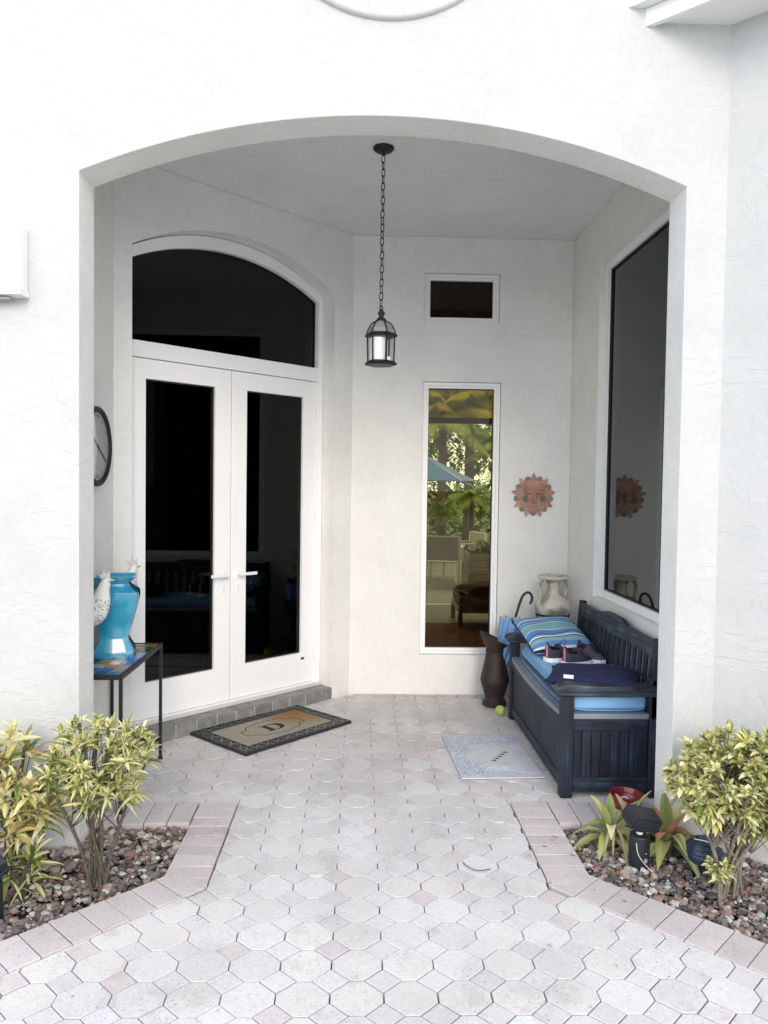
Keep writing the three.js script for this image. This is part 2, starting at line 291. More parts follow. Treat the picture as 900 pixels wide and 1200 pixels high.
function slab(p, top, thick = 0.05, ch = 0.001) {         // p: [x, forward] polygon; a paver with a chamfer
  let q = []; for (const v of p) { const l = q[q.length - 1]; if (!l || Math.hypot(v[0] - l[0], v[1] - l[1]) > 0.004) q.push(v); }
  if (q.length > 2 && Math.hypot(q[0][0] - q[q.length - 1][0], q[0][1] - q[q.length - 1][1]) < 0.004) q.pop();
  if (q.length < 3) return null; if (area(q) < 0) q.reverse(); if (area(q) < 0.0006) return null;
  const o = inset(q, rr(0.0013, 0.003)), t = inset(o, ch), n = q.length, pos = [], tx = rr(-.0009, .0009) / .08, tz = rr(-.0009, .0009) / .08, c = [0, 0];
  for (const v of q) { c[0] += v[0] / n; c[1] += v[1] / n; }
  const H = v => top + (v[0] - c[0]) * tx + (v[1] - c[1]) * tz, tri = (a, b, d) => pos.push(...a, ...b, ...d);
  const P = (v, y) => [v[0], y, -v[1]];
  for (let i = 1; i < n - 1; i++) tri(P(t[0], H(t[0])), P(t[i], H(t[i])), P(t[i + 1], H(t[i + 1])));
  for (let i = 0; i < n; i++) { const j = (i + 1) % n, a = P(t[i], H(t[i])), b = P(t[j], H(t[j])), c1 = P(o[i], H(o[i]) - ch), d = P(o[j], H(o[j]) - ch), e = P(o[i], top - thick), f = P(o[j], top - thick); tri(a, c1, b); tri(b, c1, d); tri(c1, e, d); tri(d, e, f); }
  const g = new THREE.BufferGeometry(); g.setAttribute('position', new THREE.BufferAttribute(new Float32Array(pos), 3)); g.computeVertexNormals();
  return boxUV(g);
}
{
  const P = 0.165, X0 = 0.097, Z0 = 2.824, d = 0.36 * P, list = [];
  const region = (poly, c) => {                            // cut to the walk between the two beds
    for (const sd of [-1, 1]) {
      const xi = sd < 0 ? -0.565 : 0.765, out = c[0] * sd > Math.abs(xi);
      if (c[1] > 3.79) { if (out) poly = clipPoly(poly, 0, -1, -3.795); }
      else if (c[1] > 2.985) poly = clipPoly(poly, sd, 0, Math.abs(xi));
      else poly = clipPoly(poly, sd, 1, Math.abs(xi) + 2.985);
    }
    return clipPoly(poly, 0, 1, 5.672);
  };
  for (let m = -13; m <= 18; m++) for (let k = -13; k <= 13; k++) {
    for (const kind of [0, 1]) {
      const cx = X0 + (k + (kind ? 0 : 0.5)) * P, cz = Z0 + (m + (kind ? 0.5 : 0)) * P;
      if (cz > 3.6 && (cx < -1.5 || cx > 1.65)) continue; if (cx > 0 && cx + cz > 6.9 && cx > 1.62) continue;
      if ((cx + 0.66) * Math.SQRT1_2 - (cz - 5.173) * Math.SQRT1_2 < -0.16) continue;
      const h = P / 2, q = h - d; // octagon: half period h, corner cut d
      let poly = kind ? [[cx - d, cz], [cx, cz - d], [cx + d, cz], [cx, cz + d]] : [[cx - h, cz - q], [cx - q, cz - h], [cx + q, cz - h], [cx + h, cz - q], [cx + h, cz + q], [cx + q, cz + h], [cx - q, cz + h], [cx - h, cz + q]];
      poly = region(poly, [cx, cz]); if (poly.length < 3) continue;
      const g = slab(poly, -0.002 + rr(-0.0016, 0.0014)); if (!g) continue;
      const vis = cz > 1.3 && Math.abs(cx + 0.02) < 0.53 * cz && !(cz > 3.9 && cx > 1.1);
      list.push({ g, kind, vis, dist: vis ? cz : 99 + cz });
    }
  }
  const far = [[], []];
  for (const kind of [0, 1]) {
    const l = list.filter(e => e.kind === kind).sort((a, b) => a.dist - b.dist);
    l.forEach((e, i) => { if (i < 300 && e.vis) put(kind ? 'square_paver' : 'octagon_paver', e.g, pick(kind ? sqM : octM), paving); else far[kind].push(e.g); });
    if (far[kind].length) put(kind ? 'square_pavers' : 'octagon_pavers', merge(far[kind]), (kind ? sqM : octM)[1], paving).userData.kind = 'stuff';
  }
  const brick = (pts, top = 0.0015) => { const g = slab(pts, top + rr(-.001, .0012), 0.07, 0.0012); if (g) put('border_brick', g, pick(brM), paving); };
  const band = (A, B, w, pitch) => {                       // bricks side by side along A -> B, reaching w to the left of travel
    const L = Math.hypot(B[0] - A[0], B[1] - A[1]), u = [(B[0] - A[0]) / L, (B[1] - A[1]) / L], n = [-u[1], u[0]], c = Math.round(L / pitch), s = L / c;
    for (let i = 0; i < c; i++) { const a = i * s, b = a + s, p = (t, o) => [A[0] + u[0] * t + n[0] * o, A[1] + u[1] * t + n[1] * o]; brick([p(a, 0), p(b, 0), p(b, w), p(a, w)]); }
  };
  band([-1.378, 3.537], [-0.75, 3.55], 0.245, 0.104); band([0.95, 3.55], [1.56, 3.55], 0.245, 0.104);
  band([-0.566, 3.05], [-0.566, 3.80], 0.182, 0.094); band([0.766, 3.80], [0.766, 3.05], 0.182, 0.094);
  brick([[-0.748, 3.05], [-0.566, 3.046], [-0.563, 2.985], [-0.70, 3.02]]); brick([[0.948, 3.05], [0.766, 3.046], [0.763, 2.985], [0.90, 3.02]]);
  band([-2.2, 1.348], [-0.567, 2.981], 0.19, 0.106); band([0.767, 2.981], [2.4, 1.348], 0.19, 0.106);
  band([-0.02, 5.676], [1.5, 5.676], 0.1, 0.16);
  band([-0.02, 5.62], [0.02, 5.66], 0.1, 0.08);
}
// gravel beds
const ico = [0, 1, 2, 3, 4].map(k => { const g = clean(new THREE.IcosahedronGeometry(1, k < 2 ? 0 : 1)), p = g.attributes.position, sx = rr(0.8, 1.3), sy = rr(0.45, 0.75), sz = rr(0.7, 1.1), h = {}; for (let i = 0; i < p.count; i++) { const key = [p.getX(i), p.getY(i), p.getZ(i)].map(v => v.toFixed(3)).join(); const f = h[key] ??= rr(0.66, 1.22); p.setXYZ(i, p.getX(i) * sx * f, p.getY(i) * sy * f, p.getZ(i) * sz * f); } g.computeVertexNormals(); return boxUV(g); });
const stoneCols = [[0.462, 0.41, 0.371], [0.306, 0.228, 0.202], [0.6, 0.56, 0.52], [0.15, 0.131, 0.124], [0.41, 0.267, 0.215], [0.228, 0.202, 0.202], [0.72, 0.7, 0.66], [0.358, 0.306, 0.28], [0.332, 0.189, 0.163], [0.111, 0.098, 0.098], [0.267, 0.254, 0.267], [0.488, 0.358, 0.293]];
const stT = tex(256, i => { const a = sandN[(i % 256) + Math.floor(i / 256) * 512]; const k = 0.8 + 0.5 * (a - 0.5); return [k, k, k]; });
const stoneMats = stoneCols.map(c => std(c, 0.85, { map: stT }));
function inPoly(p, x, y) { let c = false; for (let i = 0, j = p.length - 1; i < p.length; j = i++) if ((p[i][1] > y) !== (p[j][1] > y) && x < (p[j][0] - p[i][0]) * (y - p[i][1]) / (p[j][1] - p[i][1]) + p[i][0]) c = !c; return c; }
function bed(name, outline, count, big) {
  const b = put(name, boxUV(extr(poly(outline), 0.03).rotateX(-Math.PI / 2).translate(0, -0.07, 0)), std([0.045, 0.035, 0.03], 1, { map: rep(sandT, 6) })); b.userData.kind = 'structure';
  const xs = outline.map(p => p[0]), zs = outline.map(p => p[1]), x0 = Math.min(...xs), x1 = Math.max(...xs), z0 = Math.min(...zs), z1 = Math.max(...zs);
  const spot = m => { for (; ;) { const x = rr(x0, x1), z = rr(z0, z1); if (inPoly(outline, x, z) && inPoly(outline, x + m, z - m) && inPoly(outline, x - m, z - m) && inPoly(outline, x, z + m)) return [x, z]; } };
  const M4 = new THREE.Matrix4(), Q = new THREE.Quaternion();
  const each = Math.ceil(count / ico.length);
  for (const g of ico) {
    const im = new THREE.InstancedMesh(g, std([1, 1, 1], 0.85, { map: stT }), each); im.name = 'gravel'; im.userData.kind = 'stuff'; im.castShadow = im.receiveShadow = true;
    for (let i = 0; i < each; i++) {
      const [x, z] = spot(0.006), s = 0.005 + 0.016 * Math.pow(rnd(), 1.8), dark = clamp(0.5 + 0.8 * Math.sin(x * 9 + z * 5) * Math.sin(z * 8 - x * 3)), c = stoneCols[Math.floor((rnd() * 0.6 + dark * 0.4) * 11.99)];
      Q.setFromEuler(new THREE.Euler(rr(-.5, .5), rr(0, 6.3), rr(-.5, .5))); M4.compose(V3(x, -0.038 + rr(0, 0.028), -z), Q, V3(s, s, s)); im.setMatrixAt(i, M4);
      const k = rr(0.75, 1.35); im.setColorAt(i, lin(c[0] * k, c[1] * k, c[2] * k));
    }
    b.add(im);
  }
  for (let i = 0; i < big; i++) { const [x, z] = spot(0.025), s = rr(0.016, 0.03), m = new THREE.Mesh(pick(ico), pick(stoneMats)); m.name = 'stone'; m.position.set(x, -0.018 + rr(0, 0.012), -z); m.rotation.set(rr(-.3, .3), rr(0, 6.3), rr(-.3, .3)); m.scale.setScalar(s); m.castShadow = m.receiveShadow = true; b.add(m); }
}
bed('gravel_bed', [[-0.752, 3.545], [-0.752, 3.06], [-2.3, 1.51], [-2.3, 3.347], [-1.186, 3.347], [-1.186, 3.54]], 7500, 70);
bed('gravel_bed', [[0.955, 3.545], [0.955, 3.06], [2.45, 1.565], [2.9, 2.0], [1.562, 3.347], [1.392, 3.347], [1.392, 3.54]], 8500, 110);

// ---------------------------------------------------------------- pendant lantern
{
  const L = thing('pendant_lantern', 'black hexagonal glass lantern hanging on a long chain from the porch ceiling', 'lantern', [0.112, 2.195, -4.289]);
  put('canopy', lathe([[0, 1.179], [0.056, 1.179], [0.057, 1.17], [0.045, 1.158], [0.012, 1.15], [0.008, 1.135], [0, 1.135]], 32), mat.blackIron, L);
  const ch = new THREE.Group(); ch.name = 'chain'; L.add(ch);
  const link = clean(new THREE.TubeGeometry(new (class extends THREE.Curve { getPoint(t) { const a = t * Math.PI * 2; return V3(Math.cos(a) * 0.0095, Math.sin(a) * 0.0135 + Math.sign(Math.sin(a)) * 0.0085, 0); } })(), 22, 0.0026, 6, true));
  const n = 23; for (let i = 0; i < n; i++) { const m = put('link', link, mat.blackIron, ch); m.position.set(-0.002 * i / n + rr(-.001, .001), 1.118 - i * (0.808 / (n - 1)), 0); m.rotation.y = (i % 2 ? 0.95 : -0.55) + rr(-.15, .15); m.rotation.z = rr(-.05, .05); }
  put('finial', lathe([[0, 0.318], [0.007, 0.316], [0.009, 0.305], [0.018, 0.297], [0.02, 0.288], [0.012, 0.28], [0.014, 0.27], [0.024, 0.262], [0.03, 0.25], [0, 0.25]], 20), mat.blackIron, L);
  const hex = (r, y, k) => { const a = k * Math.PI / 3 + 0.15; return [r * Math.cos(a), y, r * Math.sin(a)]; };
  const cap = []; for (let k = 0; k < 6; k++) cap.push(tube([hex(0.022, 0.253, k), hex(0.05, 0.238, k), hex(0.07, 0.208, k), hex(0.08, 0.182, k)], 0.0042, 10, 6));
  cap.push(new THREE.CylinderGeometry(0.08, 0.092, 0.012, 6).rotateY(Math.PI / 2 - 0.15).translate(0, 0.176, 0), new THREE.CylinderGeometry(0.092, 0.086, 0.006, 6).rotateY(Math.PI / 2 - 0.15).translate(0, 0.167, 0));
  put('cap', cap, mat.blackIron, L);
  const pg = phys([0.93, 0.95, 0.96], 0.22, { transmission: 1, thickness: 0, bumpMap: rep(stuccoB, 8), bumpScale: 0.0008 });
  const pane = (r0, y0, r1, y1, k, m, name) => { const A = V3(...hex(r0, y0, k)), B = V3(...hex(r0, y0, k + 1)), C = V3(...hex(r1, y1, k + 1)), D = V3(...hex(r1, y1, k)), g = new THREE.BufferGeometry().setFromPoints([A, B, C, A, C, D].map(p => p)); g.computeVertexNormals(); put(name, clean(g), m, L); };
  const dome = phys([0.30, 0.32, 0.34], 0.4, { transmission: 0.35, thickness: 0 });
  for (let k = 0; k < 6; k++) { pane(0.079, 0.184, 0.067, 0.21, k, dome, 'roof_pane'); pane(0.067, 0.2105, 0.024, 0.252, k, dome, 'roof_pane'); }
  for (let k = 0; k < 6; k++) { put('frame_bar', bar(hex(0.075, 0.165, k), hex(0.071, 0.03, k), 0.0075), mat.blackIron, L); pane(0.074, 0.162, 0.07, 0.034, k, pg, 'glass_pane'); }
  put('base_ring', [new THREE.CylinderGeometry(0.076, 0.09, 0.014, 6).rotateY(Math.PI / 2 - 0.15).translate(0, 0.026, 0), new THREE.CylinderGeometry(0.09, 0.08, 0.007, 6).rotateY(Math.PI / 2 - 0.15).translate(0, 0.0135, 0)], mat.blackIron, L);
  put('inner_cylinder', cyl(0.047, 0.047, 0.036, 0.155, 24, -0.014, 0.012), phys([0.9, 0.9, 0.9], 0.4, { transmission: 0.35, thickness: 0 }), L, 'white frosted cylinder behind the lantern panes');  // white cylinder added off centre behind the panes
  put('lamp_holder', cyl(0.018, 0.018, 0.034, 0.06, 14, 0.04, -0.01), mat.trim, L);
}
// ---------------------------------------------------------------- wall clock and wall light
{
  const c = thing('wall_clock', 'round black rimmed clock half hidden behind the left pier', 'clock', [-1.376, 1.735, -4.118]);
  const q = g => clean(g).rotateY(Math.PI / 2);
  put('rim', q(new THREE.TorusGeometry(0.192, 0.016, 12, 64).translate(0, 0, 0.02)), mat.blackIron, c);
  put('case', q(new THREE.CylinderGeometry(0.19, 0.19, 0.016, 48).rotateX(Math.PI / 2).translate(0, 0, 0.01)), mat.blackIron, c);
  put('dial', q(new THREE.CircleGeometry(0.18, 48).translate(0, 0, 0.0195)), std([0.5, 0.5, 0.49], 0.6), c);
  const ticks = []; for (let k = 0; k < 60; k++) { const a = k * Math.PI / 30, l = k % 5 ? 0.008 : 0.022; ticks.push(new THREE.BoxGeometry(k % 5 ? 0.002 : 0.005, l, 0.001).translate(0, 0.165 - l / 2, 0.021).rotateZ(a)); }
  put('hour_marks', q(merge(ticks)), mat.seal, c);
  put('minute_hand', q(new THREE.BoxGeometry(0.007, 0.15, 0.002).translate(0, 0.06, 0.025).rotateZ(-2.1)), mat.seal, c); put('hour_hand', q(new THREE.BoxGeometry(0.009, 0.10, 0.002).translate(0, 0.04, 0.0225).rotateZ(1.0)), mat.seal, c);
  put('glass', q(lathe([[0, 0.035], [0.1, 0.034], [0.178, 0.028]], 40).rotateX(Math.PI / 2)), phys([1, 1, 1], 0.02, { transmission: 1, thickness: 0 }), c);
}
{
  const w = thing('wall_light', 'white square downlight box fixed to the wall beside the arch', 'wall light', [-1.56, 2.306, -3.344]);
  const m = std([0.8, 0.8, 0.8], 0.5);
  put('shade', [box(-0.174, 0.174, 0.03, 0.29, 0.001, 0.06, 0.006)], m, w);
  put('lip', extr(poly([[-0.176, 0], [0.176, 0.008], [0.176, 0.03], [-0.176, 0.03]]), 0.08, { bevelEnabled: true, bevelSize: .002, bevelThickness: .002, bevelSegments: 1 }).translate(0, 0, 0.003), m, w);
  put('lamp', box(-0.12, 0.12, -0.01, 0.0, 0.015, 0.06, 0.003), std([0.35, 0.35, 0.36], 0.4), w);
}
// ---------------------------------------------------------------- sun plaque
{
  const s = thing('sun_plaque', 'terracotta sun face plaque hung on the back wall beside the tall window', 'wall plaque', [1.297, 1.492, -5.778]);
  const tc = tex(256, (i, x, y) => { const a = coarseN[(y * 4) * N + x * 4], b = trowA[(y * 4) * N + x * 4]; const k = 0.85 + 0.5 * (a - 0.5), g = sst(0.55, 0.7, b) * 0.25; return [0.90 * k + g * 0.02, 0.68 * k + g * 0.2, 0.60 * k + g * 0.25]; });
  const clay = std([0.9, 0.9, 0.9], 0.9, { map: rep(tc, 3), bumpMap: rep(stuccoB, 6), bumpScale: 0.0012 }), moss = std([0.22, 0.23, 0.19], 0.9, { bumpMap: rep(stuccoB, 9), bumpScale: 0.002 }), dark = std([0.05, 0.055, 0.045], 0.9);
  put('disc', boxUV(lathe([[0, 0.036], [0.04, 0.035], [0.08, 0.029], [0.112, 0.017], [0.124, 0.008], [0.124, 0]], 48).rotateX(Math.PI / 2)), clay, s);
  for (let k = 0; k < 18; k++) {
    const a = k * Math.PI / 9 + Math.PI / 2, mo = k % 2 === 1;
    const sh = new THREE.Shape(); if (mo) { sh.absarc(0.129, 0, 0.0185, 0, Math.PI * 2); } else { sh.moveTo(0.11, -0.024); sh.quadraticCurveTo(0.14, -0.016, 0.164, 0); sh.quadraticCurveTo(0.14, 0.016, 0.11, 0.024); }
    put('ray', boxUV(extr(sh, 0.009, { bevelEnabled: true, bevelSize: 0.002, bevelThickness: 0.003, bevelSegments: 2, curveSegments: 10 }).rotateZ(a)), mo ? moss : clay, s);
  }
  const sp = (x, y, z, a, b, c, m, name, rot = 0) => put(name, boxUV(new THREE.SphereGeometry(1, 18, 12).scale(a, b, c).rotateZ(rot).translate(x, y, z)), m, s);
  sp(0.0, 0.006, 0.045, 0.0125, 0.04, 0.016, clay, 'nose'); sp(0, -0.026, 0.047, 0.021, 0.011, 0.016, clay, 'nose');
  for (const d of [-1, 1]) { sp(d * 0.047, 0.047, 0.032, 0.038, 0.008, 0.008, clay, 'brow', -d * 0.18); sp(d * 0.045, 0.022, 0.031, 0.03, 0.012, 0.009, clay, 'eyelid', -d * 0.1); put('eye_line', tube([[d * 0.018, 0.016, 0.04], [d * 0.045, 0.011, 0.0415], [d * 0.07, 0.018, 0.034]], 0.0018, 10, 5), dark, s); }
  for (const d of [-1, 1]) { put('cheek_spiral', boxUV(extr((() => { const q = new THREE.Shape(); q.absarc(d * 0.062, -0.024, 0.023, 0, Math.PI * 2); return q; })(), 0.006, { bevelEnabled: true, bevelSize: .002, bevelThickness: .002, bevelSegments: 1 }).translate(0, 0, 0.026)), moss, s); const p = []; for (let k = 0; k < 40; k++) { const t = k * 0.38; p.push([d * (0.062 + (0.003 + k * 0.00052) * Math.cos(t)), -0.024 + (0.003 + k * 0.00052) * Math.sin(t), 0.0352]); } put('spiral_line', tube(p, 0.0014, 80, 4), dark, s); }
  sp(0, -0.046, 0.036, 0.026, 0.0065, 0.01, clay, 'lip'); sp(0, -0.0605, 0.035, 0.024, 0.007, 0.01, clay, 'lip'); sp(0, -0.0535, 0.036, 0.022, 0.0038, 0.009, dark, 'mouth');
  put('chin_line', tube([[-0.05, -0.06, 0.026], [-0.02, -0.079, 0.03], [0.02, -0.079, 0.03], [0.05, -0.06, 0.026]], 0.004, 16, 6), clay, s);
  for (let k = -3; k <= 3; k++) sp(k * 0.009 + 0.004, 0.078 - Math.abs(k) * 0.001, 0.028, 0.0038, 0.0048, 0.004, std([0.5, 0.42, 0.3], 0.9), 'bead');
  put('head_band', tube([[-0.06, 0.068, 0.026], [0, 0.072, 0.031], [0.06, 0.068, 0.026]], 0.0035, 14, 6), clay, s);
}
// ---------------------------------------------------------------- mats
function canvasTex(w, h, draw) { const c = document.createElement('canvas'); c.width = w; c.height = h; const g = c.getContext('2d'); draw(g, w, h); const t = new THREE.CanvasTexture(c); t.colorSpace = THREE.SRGBColorSpace; return t; }
function unitUV(g, x0, x1, y0, y1) { const p = g.attributes.position, u = g.attributes.uv; for (let i = 0; i < p.count; i++) u.setXY(i, (p.getX(i) - x0) / (x1 - x0), (p.getY(i) - y0) / (y1 - y0)); return g; }
{
  const W = 0.86, D = 0.54, m = thing('door_mat', 'black rubber framed coir doormat lying at the foot of the door step', 'door mat', [-0.522, 0.003, -4.934], Math.atan2(0.61, 0.578));
  const flat = g => g.rotateX(-Math.PI / 2);
  const rub = std([0.022, 0.024, 0.027], 0.5, { bumpMap: rep(stuccoB, 8), bumpScale: 0.0006 });
  const s = rectShape(-W / 2, W / 2, -D / 2, D / 2);
  put('rubber_base', flat(extr(s, 0.008, { bevelEnabled: true, bevelSize: 0.003, bevelThickness: 0.003, bevelSegments: 2 })), rub, m);
  const rim = []; const b = 0.084;
  rim.push(ringFrame(-W / 2, W / 2, -D / 2, D / 2, 0.01, 0.0055).translate(0, 0, 0.011), ringFrame(-W / 2 + b - 0.01, W / 2 - b + 0.01, -D / 2 + b - 0.01, D / 2 - b + 0.01, 0.01, 0.0055).translate(0, 0, 0.011));
  put('rubber_rim', flat(merge(rim)), rub, m);
  const lat = []; const rib = (x0, y0, x1, y1) => lat.push(bar([x0, y0, 0.0125], [x1, y1, 0.0125], 0.011, 0.008));
  const nL = 11, nS = 6, a0 = 0.014, a1 = b - 0.012;
  for (const sd of [-1, 1]) for (let i = 0; i < nL; i++) { const x = -W / 2 + (i + 0.1) * W / nL, x2 = x + W / nL * 0.8; rib(x, sd * (D / 2 - a0), x2, sd * (D / 2 - a1)); rib(x, sd * (D / 2 - a1), x + W / nL * 0.35, sd * (D / 2 - a0 - 0.03)); rib(x2 - W / nL * .35, sd * (D / 2 - a1 + 0.03), x2, sd * (D / 2 - a0)); }
  for (const sd of [-1, 1]) for (let i = 1; i < nS; i++) { const y = -D / 2 + (i + 0.1) * D / nS - 0.03, y2 = y + D / nS * 0.8; rib(sd * (W / 2 - a0), y, sd * (W / 2 - a1), y2); rib(sd * (W / 2 - a1), y, sd * (W / 2 - a0 - 0.03), y + D / nS * .35); }
  put('lattice_ribs', flat(merge(lat)), std([0.075, 0.085, 0.09], 0.35), m).userData.kind = 'stuff';  // ribs paler than their rubber, the colour stands in for glints
  const fib = fbm(512, 120, 120, 2, 55);
  const coirT = canvasTex(1024, 512, (g, w, h) => {
    g.fillStyle = '#a8a091'; g.fillRect(0, 0, w, h);
    const gr = g.createRadialGradient(w * 0.93, h * 0.12, 30, w * 0.9, h * 0.15, w * 0.52); gr.addColorStop(0, '#94673c'); gr.addColorStop(0.45, 'rgba(150,118,80,0.75)'); gr.addColorStop(1, 'rgba(168,160,145,0)'); g.fillStyle = gr; g.fillRect(0, 0, w, h);
    const k = seed; seed = 991; for (let i = 0; i < 16000; i++) { const x = rnd() * w, y = rnd() * h, a = rnd() * 6.3, l = 3 + rnd() * 6, d = rnd(); g.strokeStyle = d < 0.5 ? 'rgba(70,52,30,0.35)' : 'rgba(215,200,170,0.3)'; g.lineWidth = 1.4; g.beginPath(); g.moveTo(x, y); g.lineTo(x + l * Math.cos(a), y + l * Math.sin(a)); g.stroke(); } seed = k;
    g.strokeStyle = '#2a241f'; g.lineWidth = 9; g.lineJoin = 'round';
    const half = [[-0.33, 0.0], [-0.31, -0.16], [-0.24, -0.13], [-0.22, -0.27], [-0.12, -0.3], [0, -0.36], [0.12, -0.3], [0.22, -0.27], [0.24, -0.13], [0.31, -0.16], [0.33, 0.0]];
    const ring = [...half, ...half.slice(1, -1).reverse().map(p => [p[0], -p[1]])];
    g.beginPath(); ring.forEach((p, i) => { const q = ring[(i + 1) % ring.length], X = p => w * 0.5 + p[0] * w, Y = p => h * 0.5 + p[1] * h; if (!i) g.moveTo((X(p) + X(q)) / 2, (Y(p) + Y(q)) / 2); else g.quadraticCurveTo(X(p), Y(p), (X(p) + X(q)) / 2, (Y(p) + Y(q)) / 2); }); const p0 = ring[0], q0 = ring[1]; g.quadraticCurveTo(w * 0.5 + p0[0] * w, h * 0.5 + p0[1] * h, w * 0.5 + (p0[0] + q0[0]) / 2 * w, h * 0.5 + (p0[1] + q0[1]) / 2 * h); g.closePath(); g.stroke();
    g.fillStyle = '#211c18'; g.font = 'bold 250px serif'; g.textAlign = 'center'; g.textBaseline = 'middle'; g.save(); g.translate(w / 2, h / 2 + 8); g.scale(1.35, 0.9); g.fillText('D', 0, 0); g.restore();
  });
  const cw = W / 2 - b, cd = D / 2 - b;
  put('coir_field', flat(unitUV(clean(box(-cw, cw, -cd, cd, 0.0115, 0.0142)), -cw, cw, -cd, cd)), std([1, 1, 1], 1, { map: coirT, bumpMap: rep(stuccoB, 9), bumpScale: 0.002 }), m);
}
{
  const m = thing('printed_mat', 'thin pale lavender printed rubber mat on the pavers in front of the bench', 'mat', [0.774, 0.003, -4.457], 0.045);
  const pt = canvasTex(512, 820, (g, w, h) => {
    g.fillStyle = '#c6c9d4'; g.fillRect(0, 0, w, h);
    const k = seed; seed = 1234;
    for (let y = 10; y < h * 0.95; y += 15) for (let x = 8; x < w; x += 11) { const on = x < w * 0.30 || (y < h * 0.24); if (!on || rnd() < 0.12) continue; g.fillStyle = rnd() < 0.6 ? 'rgba(106,112,160,0.75)' : 'rgba(238,240,248,0.7)'; g.fillRect(x + rr(-2, 2), y + rr(-2, 2), 6, 8); }
    for (let i = 0; i < 60; i++) { g.fillStyle = 'rgba(255,255,255,0.12)'; g.beginPath(); g.ellipse(rnd() * w, rnd() * h, 20 + rnd() * 60, 10 + rnd() * 40, rnd() * 3, 0, 6.3); g.fill(); }
    const sole = (cx, cy, a, s) => { g.save(); g.translate(cx, cy); g.rotate(a); g.scale(s, s); g.beginPath(); g.moveTo(-40, 150); g.bezierCurveTo(-75, 40, -70, -130, 0, -160); g.bezierCurveTo(75, -140, 72, 30, 42, 150); g.bezierCurveTo(30, 195, -30, 195, -40, 150); g.closePath(); g.fillStyle = '#cdd6d8'; g.fill(); g.strokeStyle = '#eef4f2'; g.lineWidth = 14; g.stroke(); g.setLineDash([18, 13]); g.lineWidth = 7; g.strokeStyle = '#55645f'; g.scale(0.82, 0.86); g.stroke(); g.setLineDash([]); g.restore(); };
    sole(w * 0.45, h * 0.46, 0.75, 1.05); sole(w * 0.62, h * 0.55, 0.62, 1.0);
    g.fillStyle = '#5d6b66'; g.save(); g.translate(w * 0.62, h * 0.55); g.rotate(0.62); for (let i = -2; i < 3; i++) { g.beginPath(); g.moveTo(-26, i * 46 + 14); g.lineTo(0, i * 46 - 18); g.lineTo(26, i * 46 + 14); g.closePath(); g.fill(); } g.restore();
    g.strokeStyle = 'rgba(240,244,246,0.8)'; g.lineWidth = 5; for (let i = 0; i < 7; i++) { g.beginPath(); g.moveTo(w * (0.2 + rnd() * 0.2), h * (0.7 + rnd() * 0.2)); g.bezierCurveTo(w * 0.4, h * (0.6 + rnd() * .3), w * .5, h * (.7 + rnd() * .2), w * (.7 + rnd() * .2), h * (.78 + rnd() * .15)); g.stroke(); }
    seed = k;
  });
  put('rubber_sheet', unitUV(clean(box(-0.225, 0.225, -0.362, 0.362, 0, 0.006)), -0.225, 0.225, -0.362, 0.362).rotateX(-Math.PI / 2), std([0.95, 0.95, 0.97], 0.75, { map: pt }), m);
}
// ---------------------------------------------------------------- storage bench
const grainA = fbm(512, 3, 70, 4, 101), grainB = fbm(512, 6, 6, 4, 103);
const woodT = tex(512, i => { const k = 0.48 + 0.75 * (grainA[i] - 0.45) + 0.5 * (grainB[i] - 0.5), w = sst(0.56, 0.8, grainA[i] * 0.6 + grainB[i] * 0.4); return [k * (0.8 + 0.35 * w), k * (0.92 + 0.12 * w), k * (1.02 - 0.02 * w)]; });
const woodB = tex(512, i => { const h = grainA[i]; return [h, h, h]; }, false);
const wood = (c, r = 0.6) => std(c, r, { map: rep(woodT, 1.6), bumpMap: rep(woodB, 1.6), bumpScale: 0.0015 });
const navyW = [wood([0.052, 0.085, 0.145]), wood([0.040, 0.068, 0.120]), wood([0.066, 0.096, 0.145])], topW = wood([0.15, 0.18, 0.215], 0.5), lidW = std([0.20, 0.235, 0.28], 0.55, { bumpMap: rep(woodB, 1.6), bumpScale: 0.0015 });
const BX = 1.03, BR = 1.53, ZF = -5.22, ZN = -3.84;
